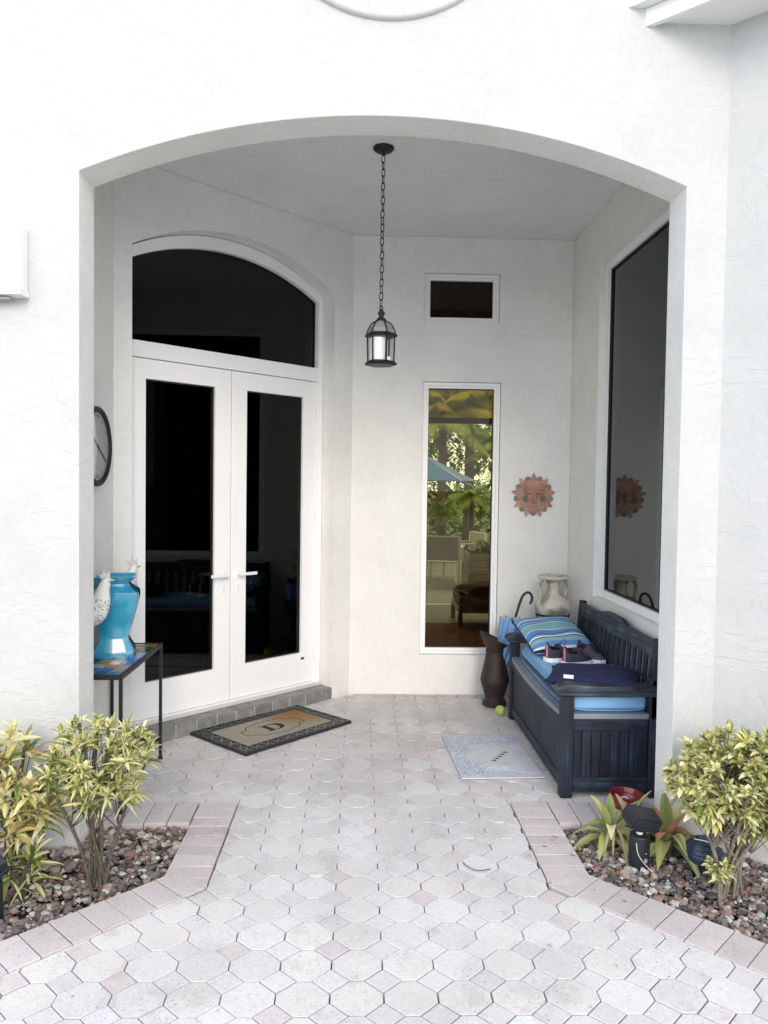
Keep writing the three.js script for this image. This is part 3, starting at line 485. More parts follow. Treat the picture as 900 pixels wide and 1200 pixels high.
{
  const B = thing('storage_bench', 'dark navy slatted wooden storage bench against the right wall under the big window', 'bench', [1.28, 0, -4.52]);
  const P = (name, g, m, swap, par = B, lab) => put(name, boxUV(Array.isArray(g) ? merge(g) : g, swap).translate(-1.28, 0, 4.52), m, par, lab);
  const nv = () => pick(navyW);
  for (const [z, s] of [[ZF, 1], [ZN, -1]]) { // end frames: s points inwards
    const z0 = z, z1 = z + s * 0.065;
    P('leg', box(BX, BX + 0.06, 0, 0.515, z0, z1, 0.005), nv(), true); P('leg', box(BR - 0.055, BR, 0, 0.60, z0, z1, 0.005), nv(), true);
    const sh = new THREE.Shape(); sh.moveTo(0.52, 0.515); sh.lineTo(0.03, 0.515); sh.quadraticCurveTo(-0.025, 0.512, -0.03, 0.54); sh.quadraticCurveTo(-0.028, 0.575, 0.03, 0.575); sh.lineTo(0.2, 0.567); sh.lineTo(0.52, 0.573); sh.lineTo(0.52, 0.515);
    P('arm_rest', extr(sh, 0.078, { bevelEnabled: true, bevelSize: 0.005, bevelThickness: 0.005, bevelOffset: -0.005, bevelSegments: 3, curveSegments: 10 }).translate(BX, 0, Math.min(z0, z1) - 0.006), topW);
    const zi = z + s * 0.018, zj = z + s * 0.046;
    P('rail', box(BX + 0.061, BR - 0.056, 0.335, 0.398, zi, zj, 0.004), nv()); P('rail', box(BX + 0.061, BR - 0.056, 0.03, 0.098, zi, zj, 0.004), nv());
    const n = 8, w = (BR - BX - 0.117) / n; for (let i = 0; i < n; i++) P('panel_slat', box(BX + 0.061 + i * w + 0.001, BX + 0.061 + (i + 1) * w - 0.001, 0.094, 0.338, z + s * 0.025, z + s * 0.04, 0.003), nv(), true);
  }
  const zi = ZF + 0.066, zn = ZN - 0.066;
  P('rail', box(BX + 0.012, BX + 0.042, 0.335, 0.396, zi, zn, 0.004), nv()); P('rail', box(BX + 0.012, BX + 0.042, 0.03, 0.09, zi, zn, 0.004), nv());
  const nf = 16, wf = (zn - zi) / nf; for (let i = 0; i < nf; i++) P('panel_slat', box(BX + 0.02, BX + 0.036, 0.086, 0.338, zi + i * wf + 0.001, zi + (i + 1) * wf - 0.001, 0.003), nv(), true);
  { // lid with a bowed front edge
    const s = new THREE.Shape(); s.moveTo(BX + 0.008, -zi); s.quadraticCurveTo(BX - 0.04, -(zi + zn) / 2, BX + 0.008, -zn); s.lineTo(BX + 0.065, -zn); s.lineTo(BX + 0.065, -zn - 0.05); s.lineTo(BR - 0.06, -zn - 0.05); s.lineTo(BR - 0.06, -zi);
    P('lid', extr(s, 0.02, { bevelEnabled: true, bevelSize: 0.003, bevelThickness: 0.003, bevelSegments: 2 }).rotateX(-Math.PI / 2).translate(0, 0.4, 0), lidW, true);
    const a = new THREE.Shape(); a.moveTo(-zi, 0.398); a.lineTo(-zi, 0.375); a.quadraticCurveTo(-(zi + zn) / 2, 0.33, -zn, 0.375); a.lineTo(-zn, 0.398);
    P('apron', extr(a, 0.016).rotateY(Math.PI / 2).translate(BX + 0.0, 0, 0), nv());
  }
  P('bottom_board', box(BX + 0.04, BR - 0.02, 0.05, 0.066, zi, zn), nv()); P('rear_panel', box(BR - 0.03, BR - 0.014, 0.06, 0.395, zi, zn), nv());
  for (const z of [ZF, ZN - 0.05]) P('back_post', bar([BR - 0.04, 0.4, z + 0.025], [BR - 0.012, 0.80, z + 0.025], 0.04, 0.05, 0.005), nv(), true);
  const lean = y => BR - 0.04 + (y - 0.4) * 0.07 - 0.008;
  { // arched top rail
    const a = new THREE.Shape(); const f = -ZF - 0.05, n = -ZN + 0.05; a.moveTo(f, 0.70); a.lineTo(f, 0.785); const k = (f + n) / 2; a.lineTo(k + 0.23, 0.79); a.quadraticCurveTo(k + 0.18, 0.813, k + 0.1, 0.815); a.lineTo(k - 0.1, 0.815); a.quadraticCurveTo(k - 0.18, 0.813, k - 0.23, 0.79); a.lineTo(n, 0.785); a.lineTo(n, 0.70);
    P('back_rail', extr(a, 0.022, { bevelEnabled: true, bevelSize: .003, bevelThickness: .003, bevelOffset: -.003, bevelSegments: 2 }).rotateY(Math.PI / 2).translate(lean(0.75) - 0.006, 0, 0), topW);
    P('back_rail', box(lean(0.45), lean(0.45) + 0.022, 0.425, 0.475, ZF + 0.05, ZN - 0.05, 0.003), nv());
  }
  const ns = 15, ws = (ZN - ZF - 0.1) / ns; for (let i = 0; i < ns; i++) { const z = ZF + 0.05 + (i + 0.5) * ws; P('back_slat', bar([lean(0.47) + 0.011, 0.47, z], [lean(0.705) + 0.011, 0.705, z], 0.013, 0.045, 0.003), nv(), true); }
}
// ---------------------------------------------------------------- soft things on the bench
const weaveA = fbm(512, 128, 128, 2, 111);
const weaveB = tex(512, (i, x, y) => { const h = 0.5 + 0.25 * Math.sin(x * 1.571) * Math.sin(y * 1.571) + 0.3 * (weaveA[i] - 0.5); return [h, h, h]; }, false);
function pillowGeo(w, d, h, n = 26, pinch = 0.1, wr = 0.004) {     // x: +-w/2, z: +-d/2, uv over the face
  const side = up => { const g = new THREE.PlaneGeometry(2, 2, n, n), p = g.attributes.position; for (let i = 0; i < p.count; i++) { const u = p.getX(i), v = p.getY(i), f = Math.pow(Math.max(0, (1 - u ** 4) * (1 - v ** 4)), 0.55), e = 1 - pinch * 0.5; const px = u * (1 - pinch * (1 - v * v) * 0.55 * Math.abs(u) ** 3) * w / 2, pz = -v * (1 - pinch * (1 - u * u) * 0.55 * Math.abs(v) ** 3) * d / 2; p.setXYZ(i, px, up * f * h / 2 + wr * f * (Math.sin(u * 5.1 + v * 2.2) + Math.sin(v * 6.3 - u * 3.7)), pz); } if (up < 0) { const ix = g.index; for (let i = 0; i < ix.count; i += 3) { const a = ix.getX(i + 1); ix.setX(i + 1, ix.getX(i + 2)); ix.setX(i + 2, a); } } g.computeVertexNormals(); return clean(g); };
  return merge([side(1), side(-1)]);
}
function pillowPiping(w, d, pinch, r) { const pts = []; for (let k = 0; k < 4; k++) for (let i = 0; i < 10; i++) { const t = -1 + i / 5, [u, v] = [[t, -1], [1, t], [-t, 1], [-1, -t]][k]; pts.push([u * (1 - pinch * (1 - v * v) * 0.55 * Math.abs(u) ** 3) * w / 2, 0, -v * (1 - pinch * (1 - u * u) * 0.55 * Math.abs(v) ** 3) * d / 2]); } return tube(pts, r, 120, 6, true); }
{
  const c = thing('seat_cushion', 'long light blue seat cushion lying on the bench lid', 'cushion', [1.288, 0.425, -4.52]);
  const g = boxUV(new RoundedBoxGeometry(0.385, 0.082, 1.25, 8, 0.026)), p = g.attributes.position; for (let i = 0; i < p.count; i++) { const f = p.getY(i) > 0 ? 1 : 0.2; p.setY(i, p.getY(i) + f * (0.004 * Math.cos(p.getX(i) * 6) + 0.0025 * Math.sin(p.getZ(i) * 9 + p.getX(i) * 4))); } g.computeVertexNormals();
  put('cover', g.translate(0, 0.043, 0), std([0.24, 0.47, 0.76], 0.95, { bumpMap: rep(weaveB, 6), bumpScale: 0.0006 }), c);
  for (const y of [0.008, 0.078]) { const a = 0.1895, b = 0.622; put('piping', tube([[-a, y, -b + .03], [-a, y, b - .03], [-a + .03, y, b], [a - .03, y, b], [a, y, b - .03], [a, y, -b + .03], [a - .03, y, -b], [-a + .03, y, -b]], 0.0035, 160, 6, true), std([0.18, 0.38, 0.66], 0.9), c); }
}
{
  const st = canvasTex(512, 512, (g, w, h) => {
    const bands = [['#8ab8bf', 66], ['#16203c', 6], ['#6f9fd6', 26], ['#e9eff2', 12], ['#5f93cc', 24], ['#141b33', 7], ['#c9dfe6', 9], ['#5a93d0', 34], ['#e6ecee', 8], ['#86b6bf', 92], ['#e6ecee', 8], ['#5f92ca', 50], ['#15203f', 8], ['#6aa2d8', 22], ['#f0f3f4', 16], ['#131a30', 10], ['#8abac2', 40], ['#5f93cc', 34], ['#f0f3f4', 10], ['#131a30', 8]];
    const T = bands.reduce((s, b) => s + b[1], 0); let y = 0; for (const [c, t] of bands) { g.fillStyle = c; g.fillRect(0, y / T * h, w, t / T * h + 1); y += t; }
  });
  const p = thing('striped_pillow', 'blue, teal and white striped pillow at the far end of the bench', 'pillow', [1.262, 0.605, -4.985]);
  const in_ = new THREE.Group(); in_.name = 'pillow_body'; in_.rotation.set(0.25, 0.10, 0.02); p.add(in_);
  put('cover', pillowGeo(0.40, 0.46, 0.125, 28, 0.06), std([0.92, 0.92, 0.92], 0.95, { map: st, bumpMap: rep(weaveB, 3), bumpScale: 0.0006 }), in_);
  put('piping', pillowPiping(0.40, 0.46, 0.06, 0.0055), std([0.012, 0.017, 0.04], 0.9), in_);
}
{
  const p = thing('navy_pillow', 'dark navy pillow lying on the cushion behind the near arm rest', 'pillow', [1.255, 0.556, -4.07], -0.36);
  put('cover', pillowGeo(0.47, 0.36, 0.1, 28, 0.12, 0.006), phys([0.007, 0.011, 0.05], 0.9, { sheen: 0.4, sheenColor: lin(0.05, 0.07, 0.2), sheenRoughness: 0.5, bumpMap: rep(weaveB, 3), bumpScale: 0.0006 }), p);
  put('piping', pillowPiping(0.47, 0.36, 0.12, 0.004), std([0.006, 0.009, 0.03], 0.9), p);
  put('care_tag', box(-0.14, -0.09, -0.012, 0.006, 0.168, 0.171).rotateX(-0.2), std([0.8, 0.8, 0.78], 0.8), p);
  for (const [x, z] of [[0.0, -0.10], [0.03, -0.115], [0.06, -0.105], [0.09, -0.115]]) put('stitched_mark', new THREE.SphereGeometry(0.006, 8, 6).scale(1.4, 0.4, 1).translate(x, 0.054 - Math.abs(z) * .06, z), std([0.7, 0.7, 0.75], 0.8), p);
}
// sneakers
function shoeGeos(L, w, h) {
  const prof = t => [w * (0.36 + 0.14 * Math.sin(Math.PI * Math.min(1, t * 1.15)) + 0.06 * t) * Math.sqrt(Math.max(0.02, 1 - Math.pow(Math.max(0, (t - 0.72) / 0.285), 2))) * Math.sqrt(Math.max(0.1, 1 - Math.pow(Math.max(0, (0.12 - t) / 0.13), 2))), h * (t < 0.3 ? 1 - 0.15 * t : 0.95 - 0.62 * sst(0.3, 0.82, t) - 0.14 * sst(0.85, 1.0, t))];
  const nt = 26, na = 18, P = [], I = [];
  for (let i = 0; i <= nt; i++) { const t = i / nt, [hw, hh] = prof(t); for (let j = 0; j <= na; j++) { const a = Math.PI * j / na, c = Math.cos(a), s = Math.sin(a); let y = hh * Math.pow(s, 0.6); const hole = t > 0.05 && t < 0.42 && Math.abs(a - Math.PI / 2) < 0.95; if (hole) y = hh * 0.25; P.push((t - 0.5) * L, 0.022 + y, hw * c * (hole ? 0.8 : 1)); } }
  for (let i = 0; i < nt; i++) for (let j = 0; j < na; j++) { const a = i * (na + 1) + j, b = a + na + 1; I.push(a, a + 1, b, b, a + 1, b + 1); }
  const up = new THREE.BufferGeometry(); up.setAttribute('position', new THREE.Float32BufferAttribute(P, 3)); up.setIndex(I); up.computeVertexNormals();
  const s = new THREE.Shape(); for (let i = 0; i <= 40; i++) { const k = i <= 20 ? i / 20 : (40 - i) / 20, hw = prof(k)[0] * 1.1 * (i <= 20 ? 1 : -1), x = (k - 0.5) * L * 1.04; i ? s.lineTo(x, hw) : s.moveTo(x, hw); }
  const sole = extr(s, 0.016, { bevelEnabled: true, bevelSize: 0.004, bevelThickness: 0.005, bevelSegments: 3 }).rotateX(-Math.PI / 2).translate(0, 0.006, 0);
  return { up: clean(up), sole: clean(sole), prof };
}
{
  const G = shoeGeos(0.195, 0.088, 0.095), upM = std([0.035, 0.038, 0.07], 0.85, { bumpMap: rep(weaveB, 1), bumpScale: 0.001 }), upP = std([0.09, 0.065, 0.11], 0.85), sw = std([0.86, 0.85, 0.85], 0.5), pk = std([0.75, 0.22, 0.26], 0.6), bk = std([0.008, 0.008, 0.01], 0.7);
  const shoe = (lab, x, y, z, turn, um, tilt = 0) => {
    const s = thing('sneaker', lab, 'shoe', [x, y, z], turn, 'small sneakers left on the bench cushion'); delete s.userData.group;
    const q = new THREE.Group(); q.name = 'shoe'; q.rotation.z = tilt; s.add(q);
    put('upper', G.up, um, q); put('sole', G.sole, sw, q);
    put('heel_tab', box(-0.0975, -0.091, 0.03, 0.105, -0.009, 0.009, 0.003), pk, q);
    for (const d of [-1, 1]) put('side_stripe', tube([[-0.03, 0.03, d * 0.036], [0.0, 0.05, d * 0.0335], [0.02, 0.065, d * 0.02]], 0.0035, 10, 5), sw, q);
    const lace = []; for (let i = 0; i < 4; i++) { const t = 0.46 + i * 0.08, [hw, hh] = G.prof(t); lace.push(tube([[(t - .5) * .185, 0.022 + hh * 0.86, -hw * 0.55], [(t - .48) * .185, 0.026 + hh * 1.0, 0], [(t - .5) * .185, 0.022 + hh * 0.86, hw * 0.55]], 0.0022, 8, 5)); }
    lace.push(tube([[-0.01, 0.075, 0.0], [0.005, 0.115, 0.012], [0.022, 0.13, 0.02], [0.03, 0.105, 0.02], [0.008, 0.078, 0.004]], 0.0018, 20, 5));
    put('lace', lace, um === upM ? bk : upM, q); put('collar', tube([[-0.078, 0.09, 0], [-0.06, 0.088, 0.022], [-0.03, 0.082, 0.025], [-0.012, 0.074, 0.0], [-0.03, 0.082, -0.025], [-0.06, 0.088, -0.022]], 0.0045, 30, 6, true), bk, q);
    return s;
  };
  shoe('navy sneaker with pink heel tab, nearest the left edge of the cushion', 1.225, 0.5105, -4.665, 0.45, upM);
  shoe('navy sneaker with white sole, the nearest to the navy pillow', 1.305, 0.5105, -4.555, 0.4, upM);
  shoe('purple sneaker, the closest to the back slats of the bench', 1.41, 0.5105, -4.645, -1.0, upP);
}
// ---------------------------------------------------------------- amphora on its iron stand
{
  const st = thing('plant_stand', 'round black wrought iron stand with scrolls in the corner behind the bench', 'stand', [1.395, 0, -5.52]);
  const ring = (r, y, t = 0.006) => new THREE.TorusGeometry(r, t, 8, 48).rotateX(Math.PI / 2).translate(0, y, 0);
  put('ring', ring(0.116, 0.652, 0.007), mat.blackIron, st); put('ring', ring(0.112, 0.575, 0.007), mat.blackIron, st); put('ring', ring(0.1, 0.15), mat.blackIron, st);
  put('plate', cyl(0.11, 0.11, 0.572, 0.578, 32), mat.blackIron, st);
  for (let k = 0; k < 4; k++) { const a = k * Math.PI / 2 + 0.5; put('leg', tube([[0.113 * Math.cos(a), 0.655, 0.113 * Math.sin(a)], [0.11 * Math.cos(a), 0.3, 0.11 * Math.sin(a)], [0.125 * Math.cos(a), 0.02, 0.125 * Math.sin(a)], [0.14 * Math.cos(a), 0.007, 0.14 * Math.sin(a)]], 0.007, 20, 6), mat.blackIron, st); }
  for (let k = 0; k < 10; k++) { const pts = [], a0 = k * Math.PI / 5, d = k % 2 ? 1 : -1; for (let i = 0; i <= 30; i++) { const t = i / 30, ang = t * 9.5, r = 0.026 * (1 - 0.8 * t), u = a0 + d * (r * Math.cos(ang)) / 0.114, y = 0.613 + r * Math.sin(ang); pts.push([0.114 * Math.cos(u), y, 0.114 * Math.sin(u)]); } put('scroll', tube(pts, 0.0042, 44, 5), mat.blackIron, st); }
  const a = thing('amphora', 'weathered white two handled clay amphora standing on the iron stand', 'amphora', [1.395, 0.58, -5.52], 0.25);
  const wn = fbm(256, 5, 5, 5, 131), wt = tex(256, (i, x, y) => { const d = sst(0.5, 0.72, wn[i]); const k = 0.95 - 0.3 * d; return [k, k * 0.985, k * 0.94]; });
  const am = std([0.74, 0.73, 0.69], 0.95, { map: wt, bumpMap: rep(stuccoB, 4), bumpScale: 0.002 });
  put('body', lathe([[0, 0.0], [0.06, 0.0], [0.075, 0.015], [0.105, 0.06], [0.124, 0.105], [0.125, 0.135], [0.112, 0.168], [0.08, 0.195], [0.055, 0.212], [0.045, 0.23], [0.043, 0.26], [0.047, 0.29], [0.056, 0.312], [0.085, 0.32], [0.108, 0.326], [0.11, 0.345], [0.104, 0.35], [0.09, 0.347], [0.06, 0.34], [0.03, 0.33], [0.0, 0.329]], 44), am, a);
  for (const s of [-1, 1]) put('handle', tube([[s * 0.085, 0.316, 0], [s * 0.101, 0.30, 0], [s * 0.103, 0.26, 0], [s * 0.099, 0.215, 0], [s * 0.09, 0.18, 0]], 0.0135, 20, 10), am, a);
}
// ---------------------------------------------------------------- umbrella in its vessel, ball
{
  const v = thing('umbrella_vessel', 'dark brown metal scuttle with a flared spout between tall window and bench', 'umbrella stand', [0.985, 0, -5.50]);
  const rust = fbm(256, 6, 6, 5, 141), rt = tex(256, i => { const d = sst(0.48, 0.7, rust[i]); return [0.33 + 0.08 * d, 0.30 + 0.04 * d, 0.29]; });
  const m = std([0.42, 0.40, 0.40], 0.6, { map: rt, metalness: 0.3, bumpMap: rep(stuccoB, 4), bumpScale: 0.001 });
  const g = clean(lathe([[0, 0.004], [0.085, 0.004], [0.087, 0.03], [0.07, 0.042], [0.066, 0.055], [0.075, 0.09], [0.098, 0.165], [0.103, 0.185], [0.098, 0.21], [0.078, 0.30], [0.063, 0.385], [0.064, 0.40], [0.07, 0.42], [0.094, 0.455], [0.108, 0.485], [0.105, 0.487], [0.089, 0.455], [0.064, 0.42], [0.056, 0.39], [0.056, 0.2], [0, 0.15]], 44)), p = g.attributes.position;
  for (let i = 0; i < p.count; i++) { const y = p.getY(i), k = sst(0.40, 0.50, y); p.setY(i, y - k * (p.getX(i) + 0.01) * 0.5); p.setX(i, p.getX(i) - k * 0.006); } g.computeVertexNormals();
  put('body', toCreasedNormals(g, 0.7), m, v);
  put('band', new THREE.TorusGeometry(0.065, 0.005, 8, 40).rotateX(Math.PI / 2).translate(0, 0.392, 0), m, v);
  const u = thing('umbrella', 'folded light blue umbrella with black crook handle standing in the dark scuttle', 'umbrella', [0.985, 0.16, -5.50]);
  const q = new THREE.Group(); q.name = 'folded_umbrella'; q.rotation.z = -0.30; q.rotation.x = -0.05; u.add(q);
  { // pleated cloth: star section that widens upwards
    const nt = 14, na = 48, P = [], I = []; for (let i = 0; i <= nt; i++) { const t = i / nt, r = 0.014 + 0.075 * Math.pow(t, 0.7); for (let j = 0; j <= na; j++) { const a = j / na * Math.PI * 2, f = 1 + 0.30 * Math.cos(a * 8) * t + 0.14 * Math.sin(a * 3 + 2 * t); P.push(r * f * Math.cos(a), t * (0.47 + 0.022 * Math.cos(a * 8) + 0.03 * Math.sin(a + 1)), r * f * Math.sin(a)); } }
    for (let i = 0; i < nt; i++) for (let j = 0; j < na; j++) { const a = i * (na + 1) + j, b = a + na + 1; I.push(a, b, a + 1, b, b + 1, a + 1); }
    const g = new THREE.BufferGeometry(); g.setAttribute('position', new THREE.Float32BufferAttribute(P, 3)); g.setIndex(I); g.computeVertexNormals();
    put('cloth', clean(g), phys([0.24, 0.46, 0.80], 0.75, { transmission: 0.2, thickness: 0, side: THREE.DoubleSide }), q);
  }
  put('shaft', cyl(0.005, 0.005, -0.02, 0.52, 8), mat.steel, q);
  put('crook_handle', [tube([[0, 0.49, 0], [0, 0.62, 0], [0.006, 0.655, 0], [0.03, 0.685, 0], [0.06, 0.675, 0], [0.075, 0.645, 0], [0.07, 0.61, 0]], 0.0095, 40, 10)], std([0.012, 0.012, 0.014], 0.35), q);
  for (let k = 0; k < 8; k++) { const a = k * Math.PI / 4, c = Math.cos(a), s = Math.sin(a); put('rib', tube([[0.03 * c, 0.2, 0.03 * s], [0.07 * c, 0.43, 0.07 * s], [0.085 * c, 0.48, 0.085 * s]], 0.002, 8, 5), mat.blackIron, q); put('rib_tip', new THREE.SphereGeometry(0.0055, 8, 6).translate(0.086 * c, 0.484, 0.086 * s), mat.trim, q); }
  const b = thing('tennis_ball', 'small lime green ball on the pavers against the far bench leg', 'ball', [0.985, 0.034, -5.26]);
  const bg = fbm(256, 70, 70, 2, 151); put('felt', new THREE.SphereGeometry(0.032, 24, 16), std([0.52, 0.66, 0.10], 1, { bumpMap: tex(256, i => [bg[i], bg[i], bg[i]], false), bumpScale: 0.002 }), b);
  const sm = []; for (let i = 0; i < 60; i++) { const t = i / 60 * Math.PI * 2, A = 0.75, B = 0.25, x = A * Math.cos(t) + B * Math.cos(3 * t), y = A * Math.sin(t) - B * Math.sin(3 * t), z = 2 * Math.sqrt(A * B) * Math.sin(2 * t); sm.push([x * 0.0322, z * 0.0322, y * 0.0322]); } put('seam', tube(sm, 0.0012, 120, 4, true), mat.trim, b);
}
// ---------------------------------------------------------------- mosaic table with vase and roosters
const TX0 = -1.372, TX1 = -1.085, TZ0 = -4.40, TZ1 = -3.645, TH = 0.655;
{
  const t = thing('mosaic_table', 'narrow black iron side table with a mosaic tile top by the left pier', 'table', [-1.228, 0, -4.02]);
  const P = (n, g, m) => put(n, (Array.isArray(g) ? merge(g.map(clean)) : clean(g)).translate(1.228, 0, 4.02), m, t);
  P('frame', [box(TX0, TX1, TH - 0.022, TH, TZ1 - 0.016, TZ1, 0.002), box(TX0, TX1, TH - 0.022, TH, TZ0, TZ0 + 0.016, 0.002), box(TX0, TX0 + 0.016, TH - 0.022, TH, TZ0 + 0.017, TZ1 - 0.017, 0.002), box(TX1 - 0.016, TX1, TH - 0.022, TH, TZ0 + 0.017, TZ1 - 0.017, 0.002)], mat.blackIron);
  P('grout_bed', box(TX0 + 0.017, TX1 - 0.017, TH - 0.02, TH - 0.0065, TZ0 + 0.017, TZ1 - 0.017), std([0.62, 0.61, 0.58], 0.9));
  const cols = [[0.02, 0.03, 0.12], [0.03, 0.08, 0.38], [0.30, 0.17, 0.09], [0.10, 0.11, 0.11], [0.36, 0.36, 0.34], [0.02, 0.10, 0.06], [0.35, 0.14, 0.03], [0.18, 0.21, 0.42], [0.03, 0.15, 0.30], [0.012, 0.012, 0.02], [0.45, 0.40, 0.30], [0.04, 0.03, 0.09]].map(c => std(c, 0.16));
  const nx = 4, nz = 10, x0 = TX0 + 0.019, z0 = TZ0 + 0.019, w = (TX1 - 0.019 - x0) / nx, d = (TZ1 - 0.019 - z0) / nz;
  const plan = [9, 6, 5, 9, 7, 4, 1, 8, 2, 11];
  for (let i = 0; i < nx; i++) for (let j = 0; j < nz; j++) P('tile', box(x0 + i * w + 0.003, x0 + (i + 1) * w - 0.003, TH - 0.012, TH - 0.0015 + rr(-.0008, .0008), z0 + j * d + 0.003, z0 + (j + 1) * d - 0.003, 0.0015), i === nx - 1 ? cols[[6, 5, 9, 7, 7, 1, 1, 2, 2, 11][j]] : pick(cols));
  for (const [x, z] of [[TX0 + 0.009, TZ0 + 0.009], [TX1 - 0.009, TZ0 + 0.009], [TX0 + 0.009, TZ1 - 0.009], [TX1 - 0.009, TZ1 - 0.009]]) { const l = P('leg', box(x - 0.008, x + 0.008, 0.008, TH - 0.021, z - 0.008, z + 0.008, 0.002), mat.blackIron); put('foot', cyl(0.014, 0.01, 0.003, 0.016, 14, x + 1.228, z + 4.02), mat.blackIron, l); }
  for (const z of [TZ0 + 0.009, TZ1 - 0.009]) P('stretcher', box(TX0 + 0.018, TX1 - 0.018, 0.10, 0.122, z - 0.006, z + 0.006, 0.002), mat.blackIron);
}
{
  const v = thing('glazed_vase', 'square shouldered glossy turquoise vase on the mosaic table', 'vase', [-1.256, TH, -4.09], 0.22); v.scale.set(1.17, 1.03, 1.1);
  const prof = [[0.0, 0.0], [0.088, 0.0], [0.09, 0.01], [0.083, 0.04], [0.062, 0.085], [0.06, 0.105], [0.078, 0.17], [0.098, 0.25], [0.106, 0.30], [0.104, 0.325], [0.07, 0.355], [0.064, 0.365], [0.07, 0.378], [0.094, 0.398], [0.096, 0.404], [0.088, 0.404], [0.06, 0.378], [0.05, 0.36], [0.05, 0.2], [0, 0.18]];
  const P = [], I = [], n = prof.length, seg = 9, na = seg * 4;  // rounded square section
  prof.forEach(([r, y]) => { for (let j = 0; j <= na; j++) { const a = j / na * Math.PI * 2 + Math.PI / 4, c = Math.cos(a), s = Math.sin(a), k = Math.pow(Math.pow(Math.abs(c), 9) + Math.pow(Math.abs(s), 9), -1 / 9); P.push(r * k * c, y, r * k * s); } });
  for (let i = 0; i < n - 1; i++) for (let j = 0; j < na; j++) { const a = i * (na + 1) + j, b = a + na + 1; I.push(a, b, a + 1, b, b + 1, a + 1); }
  const g = new THREE.BufferGeometry(); g.setAttribute('position', new THREE.Float32BufferAttribute(P, 3)); g.setIndex(I); g.computeVertexNormals();
  const gl = fbm(256, 5, 5, 4, 161), gt = tex(256, i => { const k = gl[i]; return [0.12 + 0.12 * k, 0.50 + 0.18 * k, 0.66 + 0.12 * k]; });
  put('body', toCreasedNormals(boxUV(g), 0.5), phys([0.9, 0.9, 0.9], 0.16, { map: rep(gt, 3), clearcoat: 1, clearcoatRoughness: 0.05 }), v);
  put('inside', new THREE.BoxGeometry(0.098, 0.002, 0.098).translate(0, 0.365, 0), std([0.02, 0.16, 0.14], 0.3), v);
}
